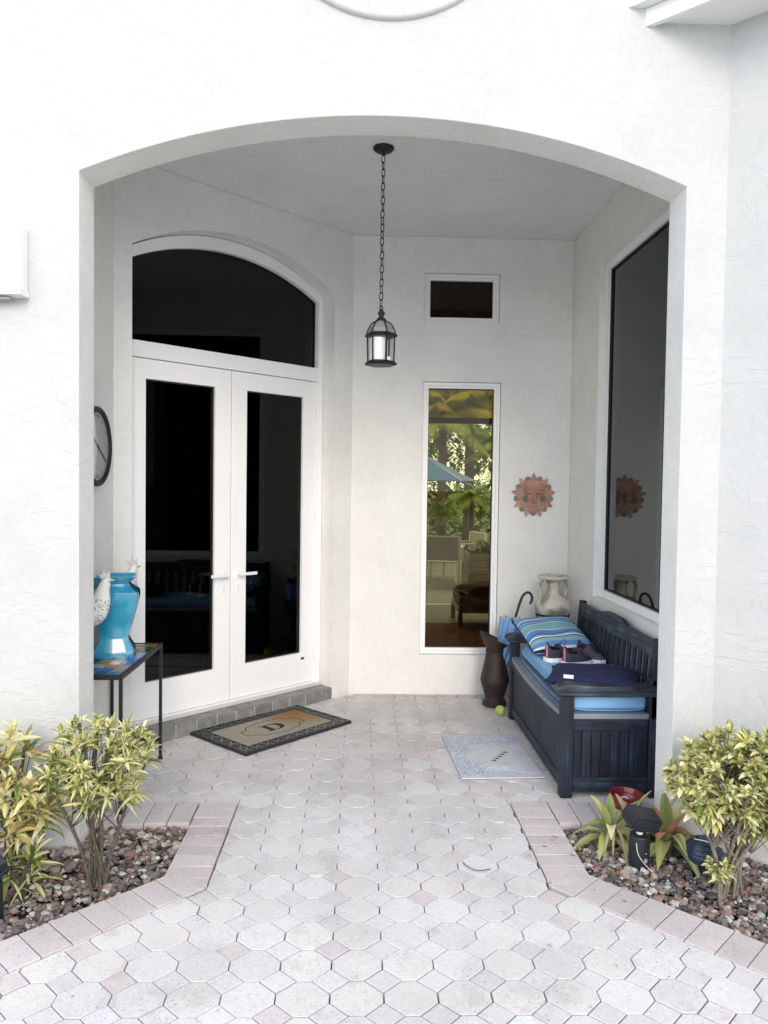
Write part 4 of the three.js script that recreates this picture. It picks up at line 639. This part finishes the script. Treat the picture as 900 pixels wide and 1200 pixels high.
{ // white filigree rooster: facing right in its own frame (+x)
  const mk = (lab, pos, turn, sc, up) => {
    const r = thing('rooster_figure', lab, 'rooster figurine', pos, turn); r.scale.setScalar(sc); const lift = g => clean(Array.isArray(g) ? merge(g) : g).translate(0, up, 0);
    const fil = canvasTex(512, 512, (g, w, h) => { g.fillStyle = '#e9e8e3'; g.fillRect(0, 0, w, h); const k = seed; seed = 77; for (let i = 0; i < 330; i++) { const x = rnd() * w, y = rnd() * h, a = rnd() * 6.3; g.fillStyle = ['#3c3e44', '#5c5a58', '#7d7462', '#4b5a74'][Math.floor(rnd() * 4)]; g.beginPath(); g.ellipse(x, y, 6 + rnd() * 7, 2.5 + rnd() * 3, a, 0, 6.3); g.fill(); } for (let i = 0; i < 5; i++) { const x = 60 + rnd() * 400, y = 60 + rnd() * 400; for (let p = 0; p < 10; p++) { g.fillStyle = '#b9a86c'; g.beginPath(); g.ellipse(x + 20 * Math.cos(p * .63), y + 20 * Math.sin(p * .63), 9, 4, p * .63, 0, 6.3); g.fill(); } g.fillStyle = '#efe9d0'; g.beginPath(); g.arc(x, y, 10, 0, 6.3); g.fill(); } seed = k; });
    const m = std([0.85, 0.85, 0.85], 0.55, { map: fil }), wm = std([0.62, 0.62, 0.62], 0.5), comb = std([0.55, 0.5, 0.48], 0.6);
    const P = [], I = [], sp = [[-0.13, 0.20, 0.012, 0.03], [-0.10, 0.165, 0.035, 0.05], [-0.05, 0.135, 0.05, 0.07], [0.0, 0.125, 0.055, 0.078], [0.05, 0.14, 0.05, 0.072], [0.08, 0.18, 0.036, 0.05], [0.092, 0.225, 0.026, 0.034], [0.10, 0.262, 0.021, 0.024], [0.112, 0.285, 0.018, 0.018], [0.128, 0.29, 0.004, 0.004]], na = 18;
    const cv = new THREE.CatmullRomCurve3(sp.map(q => V3(q[0], q[1], 0))), ns = 36;
    for (let i = 0; i <= ns; i++) { const t = i / ns, c = cv.getPoint(t), tg = cv.getTangent(t), f = t * (sp.length - 1), k = Math.min(sp.length - 2, Math.floor(f)), u = f - k, w = sp[k][2] * (1 - u) + sp[k + 1][2] * u, h = sp[k][3] * (1 - u) + sp[k + 1][3] * u; for (let j = 0; j <= na; j++) { const a = j / na * Math.PI * 2; P.push(c.x - tg.y * h * Math.sin(a), c.y + tg.x * h * Math.sin(a), w * Math.cos(a)); } }
    for (let i = 0; i < ns; i++) for (let j = 0; j < na; j++) { const a = i * (na + 1) + j, b = a + na + 1; I.push(a, b, a + 1, b, b + 1, a + 1); }
    const g = new THREE.BufferGeometry(); g.setAttribute('position', new THREE.Float32BufferAttribute(P, 3)); g.setIndex(I); g.computeVertexNormals(); put('body', lift(boxUV(g)), (() => { const q = m.clone(); q.map = rep(fil, 5); return q; })(), r);
    put('comb', lift(extr((() => { const s = new THREE.Shape(); s.moveTo(0.085, 0.295); s.lineTo(0.07, 0.318); s.lineTo(0.09, 0.312); s.lineTo(0.094, 0.335); s.lineTo(0.108, 0.314); s.lineTo(0.125, 0.328); s.lineTo(0.124, 0.298); return s; })(), 0.006, { bevelEnabled: true, bevelSize: .003, bevelThickness: .002, bevelSegments: 1 }).translate(0, 0, -0.003)), comb, r);
    put('beak', lift(new THREE.ConeGeometry(0.009, 0.026, 10).rotateZ(-Math.PI / 2).translate(0.14, 0.285, 0)), std([0.5, 0.42, 0.2], 0.5), r);
    for (const z of [-1, 1]) put('wattle', lift(new THREE.SphereGeometry(0.01, 10, 8).scale(0.7, 1.5, 0.4).translate(0.122, 0.262, z * 0.006)), comb, r);
    for (let k = 0; k < 6; k++) { const a = 1.0 + k * 0.26; put('tail_feather', lift(tube([[-0.11, 0.19, 0], [-0.13 - 0.03 * Math.cos(a), 0.22 + 0.06 * Math.sin(a), (k - 2.5) * 0.006], [-0.16 - 0.09 * Math.cos(a - .5), 0.20 + 0.12 * Math.sin(a), (k - 2.5) * 0.012]], 0.0055, 12, 6)), wm, r); }
    for (const z of [-1, 1]) { put('leg', [cyl(0.0035, 0.0035, 0.004, 0.08 + up, 8, 0.0, z * 0.022), bar([0, 0.006, z * 0.022], [0.04, 0.004, z * 0.03], 0.005), bar([0, 0.006, z * 0.022], [0.035, 0.004, z * 0.01], 0.005), bar([0, 0.006, z * 0.022], [-0.02, 0.004, z * 0.022], 0.005)], mat.blackIron, r); }
    return r;
  };
  mk('white lacy rooster figure in front of the turquoise vase', [-1.322, TH, -3.80], 0.3, 1.0, 0.135);
  mk('white lacy rooster figure behind the turquoise vase', [-1.318, TH, -4.27], 0.5, 1.0, 0.15);
}

// ---------------------------------------------------------------- plants
function leafInto(A, base, dir, len, wid, droop, mid, edge, tipc, seg = 5, fold = 0.25, roll = 0) {   // a lance leaf with a pale midrib
  const d = dir.clone().normalize(), sd = V3(d.z, 0, -d.x); if (sd.lengthSq() < 1e-4) sd.set(1, 0, 0); sd.normalize().applyAxisAngle(d, roll); const up = sd.clone().cross(d).normalize(); if (up.y < 0) up.negate();
  const rows = []; for (let i = 0; i <= seg; i++) { const s = i / seg, w = wid * 0.5 * Math.pow(Math.sin(Math.PI * clamp(0.06 + 0.93 * Math.pow(s, 0.85))), 0.8), c = base.clone().addScaledVector(d, len * s).addScaledVector(V3(0, -1, 0), droop * len * s * s), e = c.clone().addScaledVector(up, fold * w); rows.push([e.clone().addScaledVector(sd, w), c, e.clone().addScaledVector(sd, -w), s]); }
  const v = (p, c) => { A.p.push(p.x, p.y, p.z); A.c.push(...c); };
  const mix = (a, b, t) => [0, 1, 2].map(k => a[k] * (1 - t) + b[k] * t);
  for (let i = 0; i < seg; i++) { const [a0, a1, a2, s] = rows[i], [b0, b1, b2, t] = rows[i + 1], m0 = mix(mid, tipc, s), m1 = mix(mid, tipc, t); v(a0, edge); v(a1, m0); v(b0, edge); v(b0, edge); v(a1, m0); v(b1, m1); v(a1, m0); v(a2, edge); v(b1, m1); v(b1, m1); v(a2, edge); v(b2, edge); }
}
function leafGeo(A) { const g = new THREE.BufferGeometry(); g.setAttribute('position', new THREE.Float32BufferAttribute(A.p, 3)); g.setAttribute('color', new THREE.Float32BufferAttribute(A.c, 3)); g.setAttribute('uv', new THREE.Float32BufferAttribute(new Float32Array(A.p.length / 3 * 2), 2)); g.computeVertexNormals(); return g; }
const leafM = phys([1, 1, 1], 0.5, { vertexColors: true, transmission: 0.3, thickness: 0, side: THREE.DoubleSide, specularIntensity: 0.6 });
const barkN = fbm(256, 20, 5, 4, 171), barkT = tex(256, i => { const k = barkN[i]; return [0.30 + 0.34 * k, 0.29 + 0.30 * k, 0.27 + 0.25 * k]; });
const bark = std([1, 1, 0.98], 0.95, { map: rep(barkT, 4, 1), bumpMap: rep(barkT, 4, 1), bumpScale: 0.002 }), darkBark = std([0.42, 0.40, 0.36], 0.95, { map: rep(barkT, 4, 1) });
const GREEN = [[0.15, 0.21, 0.05], [0.24, 0.30, 0.08], [0.10, 0.15, 0.035], [0.32, 0.36, 0.11]], CREAM = [[0.80, 0.74, 0.34], [0.84, 0.80, 0.48], [0.70, 0.68, 0.26], [0.85, 0.80, 0.56]];
const jit = (c, k = 0.2) => { const f = 1 + rr(-k, k); return c.map(v => clamp(v * f)); };
function croton(label, [bx, bz], o) {
  const t = thing('croton_shrub', label, 'shrub', [bx, -0.03, -bz]), A = { p: [], c: [] };
  const tips = [];
  for (let i = 0; i < o.tips; i++) {
    let x, y, z; for (; ;) { x = rr(-1, 1); y = rr(-1, 1); z = rr(-1, 1); const q = x * x + y * y + z * z; if (q < 1 && q > 0.12) break; }
    tips.push(V3(o.c[0] + x * o.r[0], o.c[1] + y * o.r[1], o.c[2] + z * o.r[2]));
  }
  tips.forEach((tp, i) => {
    const main = i < o.stems, b = V3(rr(-1, 1) * o.foot, 0.0, rr(-1, 1) * o.foot), m1 = b.clone().lerp(tp, 0.45); m1.x = b.x + (tp.x - b.x) * 0.3 + rr(-.015, .015); m1.z = b.z + (tp.z - b.z) * 0.3 + rr(-.015, .015);
    if (main) { const g = new THREE.TubeGeometry(new THREE.CatmullRomCurve3([b, m1, tp]), 14, o.sr * rr(0.8, 1.25), 7, false); const pp = g.attributes.position; put('stem', clean(g), o.dark ? darkBark : bark, t); }
    else { const k = tips[i % o.stems], g0 = k.clone().multiplyScalar(0.6); put('branch', tube([[g0.x, g0.y, g0.z], [(g0.x + tp.x) / 2, (g0.y + tp.y) / 2 - 0.01, (g0.z + tp.z) / 2], [tp.x, tp.y, tp.z]], o.sr * 0.32, 8, 5), o.dark ? darkBark : bark, t); }
    const out = tp.clone().sub(V3(...o.c)); out.x /= o.r[0]; out.y /= o.r[1]; out.z /= o.r[2];
    const n = Math.round(rr(o.n[0], o.n[1])), yl = clamp(o.yellow + rr(-.25, .25));
    for (let k = 0; k < n; k++) {
      const a = k * 2.4 + rr(-.3, .3), f = k / n, el = 1.25 - 1.5 * f + rr(-.25, .25), dir = V3(Math.cos(a) * Math.cos(el), Math.sin(el) + 0.15, Math.sin(a) * Math.cos(el)).addScaledVector(out, 0.35);
      const cream = rnd() < yl, two = rnd() < 0.45, md = cream ? pick(CREAM) : two ? pick(CREAM) : pick(GREEN), ed = cream ? (two ? pick(GREEN) : pick(CREAM)) : pick(GREEN), pinky = o.pink && rnd() < o.pink ? [0.62, 0.34, 0.20] : null;
      leafInto(A, tp.clone().add(V3(rr(-.006, .006), -f * o.len[0] * 0.7, rr(-.006, .006))), dir, rr(...o.len), rr(...o.wid), rr(0.15, 0.6), jit(md), jit(pinky ?? ed), jit(md, .1), 5, rr(0.1, 0.5), rr(-.6, .6));
    }
  });
  put('foliage', leafGeo(A), leafM, t).userData.kind = 'stuff';
  return t;
}
croton('slender leaved yellow croton beside the left pier, next to the mosaic table', [-0.985, 3.02], { tips: 84, stems: 10, c: [0, 0.51, -0.01], r: [0.205, 0.165, 0.18], foot: 0.035, sr: 0.0056, n: [14, 21], len: [0.035, 0.085], wid: [0.010, 0.017], yellow: 0.66, dark: true });
croton('pale cream and pink croton against the white wall at the left edge of the picture', [-1.38, 3.12], { tips: 56, stems: 8, c: [-0.02, 0.40, 0.06], r: [0.25, 0.21, 0.18], foot: 0.04, sr: 0.006, n: [12, 18], len: [0.06, 0.12], wid: [0.016, 0.028], yellow: 0.72, pink: 0.22, dark: true });
croton('low green and yellow croton at ground level beside the left spotlight', [-1.245, 2.95], { tips: 6, stems: 5, c: [0, 0.15, 0], r: [0.06, 0.07, 0.06], foot: 0.015, sr: 0.005, n: [12, 16], len: [0.08, 0.14], wid: [0.012, 0.02], yellow: 0.35, dark: true });
croton('dense rounded yellow croton on grey stems in the right bed', [1.455, 2.94], { tips: 250, stems: 13, c: [0.06, 0.465, 0.0], r: [0.29, 0.19, 0.2], foot: 0.065, sr: 0.0062, n: [15, 21], len: [0.034, 0.066], wid: [0.016, 0.027], yellow: 0.74 });
croton('small yellow croton sprig at the foot of the dense croton', [1.375, 2.86], { tips: 6, stems: 3, c: [0, 0.165, 0], r: [0.045, 0.025, 0.04], foot: 0.012, sr: 0.005, n: [12, 16], len: [0.025, 0.045], wid: [0.014, 0.02], yellow: 0.6 });
{ // leaf litter in the beds and a few crumbs on the walk
  const A = { p: [], c: [] };
  for (let i = 0; i < 150; i++) {
    const side = rnd() < 0.5 ? -1 : 1, out = rnd() < 0.14, x = side * (out ? rr(0.45, 1.0) : rr(0.78, 1.6)) + 0.1, z = out ? rr(2.3, 3.6) : rr(2.45, 3.5); if (!out && Math.abs(x - 0.1) + z < 3.95) continue;
    const a = rr(0, 6.3); leafInto(A, V3(x, out ? 0.004 : -0.006 + rr(0, 0.014), -z), V3(Math.cos(a), rr(0, 0.25), Math.sin(a)), out ? rr(0.008, 0.022) : rr(0.02, 0.055), out ? rr(0.003, 0.008) : rr(0.006, 0.014), rr(0.1, 0.4), jit(pick([[0.42, 0.32, 0.17], [0.30, 0.20, 0.11], [0.55, 0.48, 0.26], [0.20, 0.13, 0.08]])), jit([0.33, 0.24, 0.13]), [0.28, 0.2, 0.12], 3, 0.4, rr(-.8, .8));
  }
  const m = put('leaf_litter', leafGeo(A), leafM); tag(m, 'dry fallen leaves scattered over the stones of both beds', 'leaf litter'); m.userData.kind = 'stuff';
}
function bromeliad(label, [bx, bz], n, L, W, cols, heart) {
  const t = thing('bromeliad', label, 'plant', [bx, -0.02, -bz]);
  put('core', lathe([[0, 0], [0.02, 0.005], [0.026, 0.05], [0.02, 0.09], [0, 0.08]], 14), std([0.2, 0.2, 0.08], 0.7), t);
  for (let k = 0; k < n; k++) {
    const f = k / n, a = k * 2.399 + 0.4 + rr(-.2, .2), el = 0.35 + 0.95 * f + rr(-.12, .12), A = { p: [], c: [] }, hot = heart && f > 0.62 && f < 0.86;
    const c = hot ? [0.58, 0.24, 0.15] : pick(cols), e = hot ? [0.50, 0.30, 0.18] : jit(pick(cols));
    leafInto(A, V3(0.012 * Math.cos(a), 0.03 + 0.05 * f, 0.012 * Math.sin(a)), V3(Math.cos(a) * Math.cos(el), Math.sin(el), Math.sin(a) * Math.cos(el)), L * (hot ? 0.62 : rr(0.75, 1.1)), W * rr(0.85, 1.15), f > 0.7 ? rr(0.05, 0.3) : rr(0.6, 1.0), jit(c), jit(e), jit(c, .1), 9, 0.55, 0);
    put('leaf', leafGeo(A), leafM, t);
  }
  return t;
}
const BG = [[0.44, 0.46, 0.16], [0.30, 0.35, 0.11], [0.64, 0.60, 0.28], [0.58, 0.57, 0.34], [0.24, 0.30, 0.10]];
bromeliad('green and cream bromeliad left of the black spotlight', [1.125, 3.36], 16, 0.22, 0.046, BG);
bromeliad('large bromeliad with orange heart between spotlight and dense croton', [1.355, 3.30], 20, 0.27, 0.056, BG, true);
bromeliad('small pale yellow bromeliad behind the spotlight beside the red pot', [1.255, 3.50], 15, 0.16, 0.036, [[0.66, 0.60, 0.30], [0.55, 0.52, 0.22], [0.72, 0.68, 0.42]]);
{ // dry leaves and a runner hanging from the left bromeliad
  const d = thing('dry_leaf', 'withered straw coloured leaf lying against the left bromeliad', 'dry leaf', [1.13, -0.02, -3.33]);
  for (const [a, l] of [[2.2, 0.16], [1.5, 0.2], [0.8, 0.15], [1.9, 0.13]]) { const A = { p: [], c: [] }; leafInto(A, V3(0, 0.10, 0), V3(Math.cos(a) * 0.6, 0.35, Math.sin(a) * 0.6), l, 0.014, 1.2, [0.42, 0.33, 0.20], [0.36, 0.28, 0.17], [0.4, 0.32, 0.22], 8, 0.5); put('blade', leafGeo(A), leafM, d); }
}
// ---------------------------------------------------------------- pots, spotlights, twig
{
  const p = thing('red_pot', 'glossy dark red pot behind the bromeliads at the bench end', 'pot', [1.30, 0, -3.665]);
  put('body', lathe([[0, 0.003], [0.05, 0.003], [0.066, 0.03], [0.076, 0.07], [0.08, 0.095], [0.077, 0.10], [0.071, 0.096], [0.066, 0.07], [0.055, 0.04], [0, 0.035]], 40), phys([0.20, 0.012, 0.02], 0.25, { clearcoat: 0.6 }), p);
  put('cord_loop', tube([[-0.05, 0.085, 0.03], [-0.02, 0.10, 0.06], [0.0, 0.07, 0.078], [0.02, 0.03, 0.086], [0.01, 0.0, 0.09]], 0.0025, 24, 5), mat.trim, p);
  const b = thing('blue_pot', 'dark blue ribbed round pot half buried in stones by the right croton', 'pot', [1.452, -0.03, -3.16]);
  const pts = [[0, 0.003], [0.045, 0.003]]; for (let i = 0; i <= 44; i++) { const t = i / 44, a = -1.0 + t * 2.05; pts.push([0.078 * Math.cos(a) * 1.0 + 0.0014 * Math.cos(i * 2.1), 0.072 + 0.078 * Math.sin(a) * 0.95]); } pts.push([0.03, 0.135], [0.028, 0.10], [0, 0.08]);
  put('body', lathe(pts, 40), phys([0.012, 0.03, 0.062], 0.35, { clearcoat: 0.3 }), b);
  for (let k = 0; k < 7; k++) { const a = -0.75 + k * 0.25; put('rib', new THREE.TorusGeometry(0.0785 * Math.cos(a), 0.0026, 6, 44).rotateX(Math.PI / 2 + rr(-.06, .06)).translate(0, 0.072 + 0.074 * Math.sin(a), 0), std([0.02, 0.045, 0.08], 0.4), b); }
  put('cord_loop', tube([[-0.05, 0.145, 0.02], [-0.02, 0.148, 0.045], [0.02, 0.14, 0.055], [0.05, 0.125, 0.05]], 0.002, 24, 5), mat.trim, b);
}
function spot(label, pos, turn) {
  const s = thing('garden_spotlight', label, 'spotlight', pos, turn), bl = std([0.014, 0.016, 0.022], 0.45), sc = std([0.30, 0.31, 0.34], 0.8);
  put('post', lathe([[0, 0], [0.044, 0], [0.043, 0.05], [0.042, 0.145], [0.038, 0.152], [0.02, 0.155], [0, 0.155]], 28), bl, s);
  put('neck', cyl(0.014, 0.014, 0.15, 0.168, 16), std([0.65, 0.65, 0.64], 0.5), s); put('knuckle', [cyl(0.018, 0.018, 0.166, 0.19, 14)], bl, s);
  const h = put('head', new RoundedBoxGeometry(0.135, 0.062, 0.085, 2, 0.005).rotateX(0.35).rotateZ(-0.28).translate(0, 0.222, 0.012), bl, s);
  put('head_rim', new RoundedBoxGeometry(0.142, 0.01, 0.092, 2, 0.003).translate(0, -0.012, 0).rotateX(0.35).rotateZ(-0.28).translate(0, 0.222, 0.012), bl, h);
  put('lens', new THREE.BoxGeometry(0.12, 0.05, 0.002).translate(0, 0, 0.0435).rotateX(0.35).rotateZ(-0.28).translate(0, 0.222, 0.012), std([0.03, 0.035, 0.045], 0.15), h);
  put('label', box(-0.004, 0.008, 0.05, 0.066, 0.0425, 0.0445), sc, s); put('label', box(0.0, 0.006, 0.085, 0.09, 0.042, 0.0437), sc, s);
  put('cable', tube([[-0.03, 0.14, 0.02], [-0.035, 0.09, 0.045], [-0.01, 0.05, 0.062], [0.02, 0.02, 0.075], [0.05, 0.005, 0.08]], 0.0022, 24, 5), std([0.5, 0.49, 0.42], 0.7), s);
}
spot('black garden spotlight with tilted box head in the right bed', [1.185, -0.03, -3.17], 0.25);
spot('black garden spotlight in the left bed, cut by the picture edge', [-1.30, -0.035, -2.80], -0.6);
{ const t = thing('twig', 'thin curved dry twig lying on the pale pavers', 'twig', [0.495, 0.004, -3.12]); put('stem', tube([[-0.045, 0, -0.05], [-0.03, 0.002, -0.01], [0.0, 0, 0.018], [0.035, 0.003, 0.022], [0.06, 0.001, 0.008]], 0.0022, 24, 6), std([0.12, 0.10, 0.08], 0.9), t); }
// ---------------------------------------------------------------- garden behind the house, seen through the tall window
struct('patio', boxUV(box(-6, 8, -0.10, 0.004, -19, -10.17)), std([0.34, 0.34, 0.33], 0.8, { map: rep(paverT, 0.4) }));
{
  const u = thing('patio_umbrella', 'blue grey patio umbrella open behind the house', 'parasol', [0.95, 0, -15]);
  const cv = []; for (let k = 0; k < 8; k++) { const a = k * Math.PI / 4, b = a + Math.PI / 4, p = (t, r) => [1.3 * r * Math.cos(t), 1.68 + 0.62 * (1 - r) - 0.03 * r * r, 1.3 * r * Math.sin(t)]; cv.push([...p(a, 0), ...p(b, 1), ...p(a, 1)], [...p(a, 0), ...p(a, 1), ...p(b, 1)].slice(0, 0)); }
  const g = new THREE.BufferGeometry(); g.setAttribute('position', new THREE.Float32BufferAttribute(cv.flat(), 3)); g.computeVertexNormals();
  put('canopy', clean(g), phys([0.09, 0.20, 0.50], 0.9, { transmission: 0.15, thickness: 0, side: THREE.DoubleSide }), u);
  put('pole', cyl(0.025, 0.025, 0, 2.34, 12), mat.trim, u); put('base', cyl(0.25, 0.22, 0, 0.08, 24), mat.blackIron, u);
  for (let k = 0; k < 8; k++) { const a = k * Math.PI / 4; put('rib', bar([0, 2.28, 0], [1.29 * Math.cos(a), 1.655, 1.29 * Math.sin(a)], 0.015), mat.trim, u); }
}
function patioChair(label, [x, z], turn) {
  const c = thing('patio_chair', label, 'chair', [x, 0, -z], turn), m = std([0.62, 0.61, 0.58], 0.5), sl = std([0.38, 0.37, 0.35], 0.8);
  for (const s of [-1, 1]) { put('leg', bar([s * 0.25, 0.005, 0.23], [s * 0.25, 0.62, 0.23], 0.035), m, c); put('leg', bar([s * 0.25, 0.005, -0.24], [s * 0.25, 0.80, -0.28], 0.035), m, c); put('arm_rest', box(s * 0.25 - 0.03, s * 0.25 + 0.03, 0.62, 0.645, -0.27, 0.26, 0.006), m, c); put('side_rail', box(s * 0.25 - 0.012, s * 0.25 + 0.012, 0.38, 0.42, -0.24, 0.22), m, c); }
  put('seat', box(-0.235, 0.235, 0.40, 0.416, -0.24, 0.24, 0.004), sl, c); put('backrest', bar([0, 0.44, -0.25], [0, 0.79, -0.285], 0.46, 0.012), sl, c); put('top_rail', box(-0.24, 0.24, 0.785, 0.81, -0.30, -0.27, .005), m, c);
}
patioChair('pale patio chair nearest the house behind the tall window', [1.33, 11.9], 2.9); patioChair('pale patio chair at the far side of the patio table', [1.72, 12.7], -1.2);
{
  const t = thing('patio_table', 'low pale patio table with a blue cloth beside the patio chairs', 'table', [1.0, 0, -12.9]);
  put('tabletop', box(-0.6, 0.65, 0.66, 0.69, -0.45, 0.45, 0.006), std([0.5, 0.49, 0.47], 0.5), t); put('cloth', box(0.1, 0.55, 0.692, 0.70, -0.3, 0.4, 0.003), std([0.12, 0.22, 0.42], 0.9), t);
  for (const x of [-0.55, 0.6]) for (const z of [-0.4, 0.4]) put('leg', box(x - 0.03, x + 0.03, 0.005, 0.66, z - 0.03, z + 0.03, 0.004), mat.trim, t);
  const p = thing('patio_planter', 'brown square planter box behind the tall window', 'planter', [2.05, 0, -12.1]);
  const pm = std([0.26, 0.22, 0.18], 0.8); for (let k = 0; k < 5; k++) put('board', box(-0.36, 0.36, 0.01 + k * 0.105, 0.11 + k * 0.105, -0.3, 0.3, 0.006), pm, p); put('soil', box(-0.33, 0.33, 0.52, 0.545, -0.27, 0.27), std([0.05, 0.04, 0.03], 1), p);
  for (let k = 0; k < 34; k++) { const A = { p: [], c: [] }, a = k * 2.4, el = rr(0.3, 1.3); leafInto(A, V3(rr(-.2, .2), 0.54, rr(-.15, .15)), V3(Math.cos(a) * Math.cos(el), Math.sin(el), Math.sin(a) * Math.cos(el)), rr(0.25, 0.45), 0.07, 0.4, pick([[0.6, 0.62, 0.5], [0.16, 0.22, 0.06], [0.3, 0.08, 0.06]]), pick(GREEN), [0.3, 0.35, 0.15], 4); put('leaf', leafGeo(A), leafM, p); }
  const o = thing('lounge_chair', 'low dark brown lounge chair inside the room behind the tall window', 'armchair', [1.52, 0.02, -8.75]), wm = std([0.10, 0.06, 0.04], 0.5), cm = std([0.20, 0.10, 0.06], 0.9);
  put('frame', [box(-0.42, 0.42, 0.16, 0.22, -0.35, 0.35, 0.01)], wm, o); for (const x of [-0.4, 0.4]) for (const z of [-0.32, 0.32]) put('leg', box(x - 0.025, x + 0.025, 0, 0.16, z - 0.025, z + 0.025, 0.004), wm, o);
  put('seat_cushion', new RoundedBoxGeometry(0.82, 0.11, 0.68, 4, 0.04).translate(0, 0.28, 0), cm, o);
  const q = thing('brown_pillow', 'brown pillow with pointed corner on the lounge chair inside', 'pillow', [1.42, 0.40, -8.62], 0.3); put('cover', pillowGeo(0.62, 0.44, 0.17, 18, 0.14), std([0.16, 0.07, 0.04], 0.9), q); put('piping', pillowPiping(0.62, 0.44, 0.14, 0.005), wm, q);
  const rg = thing('floor_rug', 'rust brown rug on the room floor behind the tall window', 'rug', [1.3, 0.022, -7.9]); put('pile', boxUV(box(-0.9, 0.9, 0, 0.012, -0.75, 0.55, 0.004)), std([0.28, 0.09, 0.04], 1, { map: rep(stuccoC, 2) }), rg);
}
{ // palms: one crown of feather fronds, cloned
  const frond = (L, a, el, A) => { const d = V3(Math.cos(a) * Math.cos(el), Math.sin(el), Math.sin(a) * Math.cos(el)), at = s => d.clone().multiplyScalar(L * s).add(V3(0, -0.55 * L * s * s, 0)); for (let k = 2; k < 30; k++) { const s = k / 30, c = at(s), tg = at(s + 0.02).sub(c).normalize(), sd = V3(-Math.sin(a), 0, Math.cos(a)); for (const q of [-1, 1]) leafInto(A, c, tg.clone().multiplyScalar(0.75).addScaledVector(sd, q).add(V3(0, -0.15, 0)), L * 0.34 * Math.sin(Math.PI * (0.15 + 0.8 * s)), 0.045, 0.5, jit([0.30, 0.40, 0.09], .4), jit([0.20, 0.30, 0.06], .4), [0.38, 0.44, 0.11], 2, 0.3); } };
  const A = { p: [], c: [] }; for (let k = 0; k < 17; k++) frond(rr(1.3, 1.8), k * 2.4, 1.25 - 1.5 * k / 17, A);
  const p = thing('palm_tree', 'feather palm behind the patio umbrella', 'palm', [0, 0, 0]);
  put('trunk', lathe([[0, -0.1], [0.15, -0.1], [0.12, 0.4], [0.1, 1.6], [0.095, 3.1], [0.06, 3.3], [0, 3.35]], 14), darkBark, p); put('crown', leafGeo(A).translate(0, 3.2, 0), leafM, p);
  const spots = [[1.98, 18.6, 1, 'feather palm in the middle of the view through the tall window'], [2.9, 20.5, 1.25, 'taller feather palm at the right of the garden view'], [1.35, 21.5, 1.4, 'tall feather palm at the left of the garden view'], [2.45, 16.9, 0.42, 'short young palm under the tall palms'], [1.75, 16.2, 0.33, 'smallest young palm beside the patio umbrella'], [3.6, 18.5, 0.8, 'medium palm furthest right in the garden']];
  spots.forEach(([x, z, s, lab], i) => { const q = i ? p.clone() : p; if (i) { q.name = numbered('palm_tree'); scene.add(q); } q.position.set(x, 0, -z); q.scale.setScalar(s); q.rotation.y = i * 1.3; q.userData = { label: lab, category: 'palm' }; });
  const H = { p: [], c: [] }; for (let i = 0; i < 15000; i++) { const x = rr(-1.5, 7), y = Math.pow(rnd(), 0.8) * 6.2, z = rr(21.5, 24.5), a = rr(0, 6.3), el = rr(-.6, 1.2); if (noiseGateH(x, y)) continue; leafInto(H, V3(x, y, -z), V3(Math.cos(a), Math.sin(el), Math.sin(a)), rr(0.2, 0.42), rr(0.08, 0.15), 0.4, jit([0.24, 0.34, 0.08], .6), jit([0.16, 0.24, 0.05], .6), [0.3, 0.38, 0.1], 2, 0.3); }
  const h = put('hedge', leafGeo(H), leafM); tag(h, 'tall mixed green hedge at the back of the garden', 'hedge'); h.userData.kind = 'stuff';
}
function noiseGateH(x, y) { return Math.sin(x * 2.1 + 1.3 * Math.sin(y * 1.7)) * Math.sin(y * 2.3 + x) > 0.9; }
renderer.render(scene, camera);
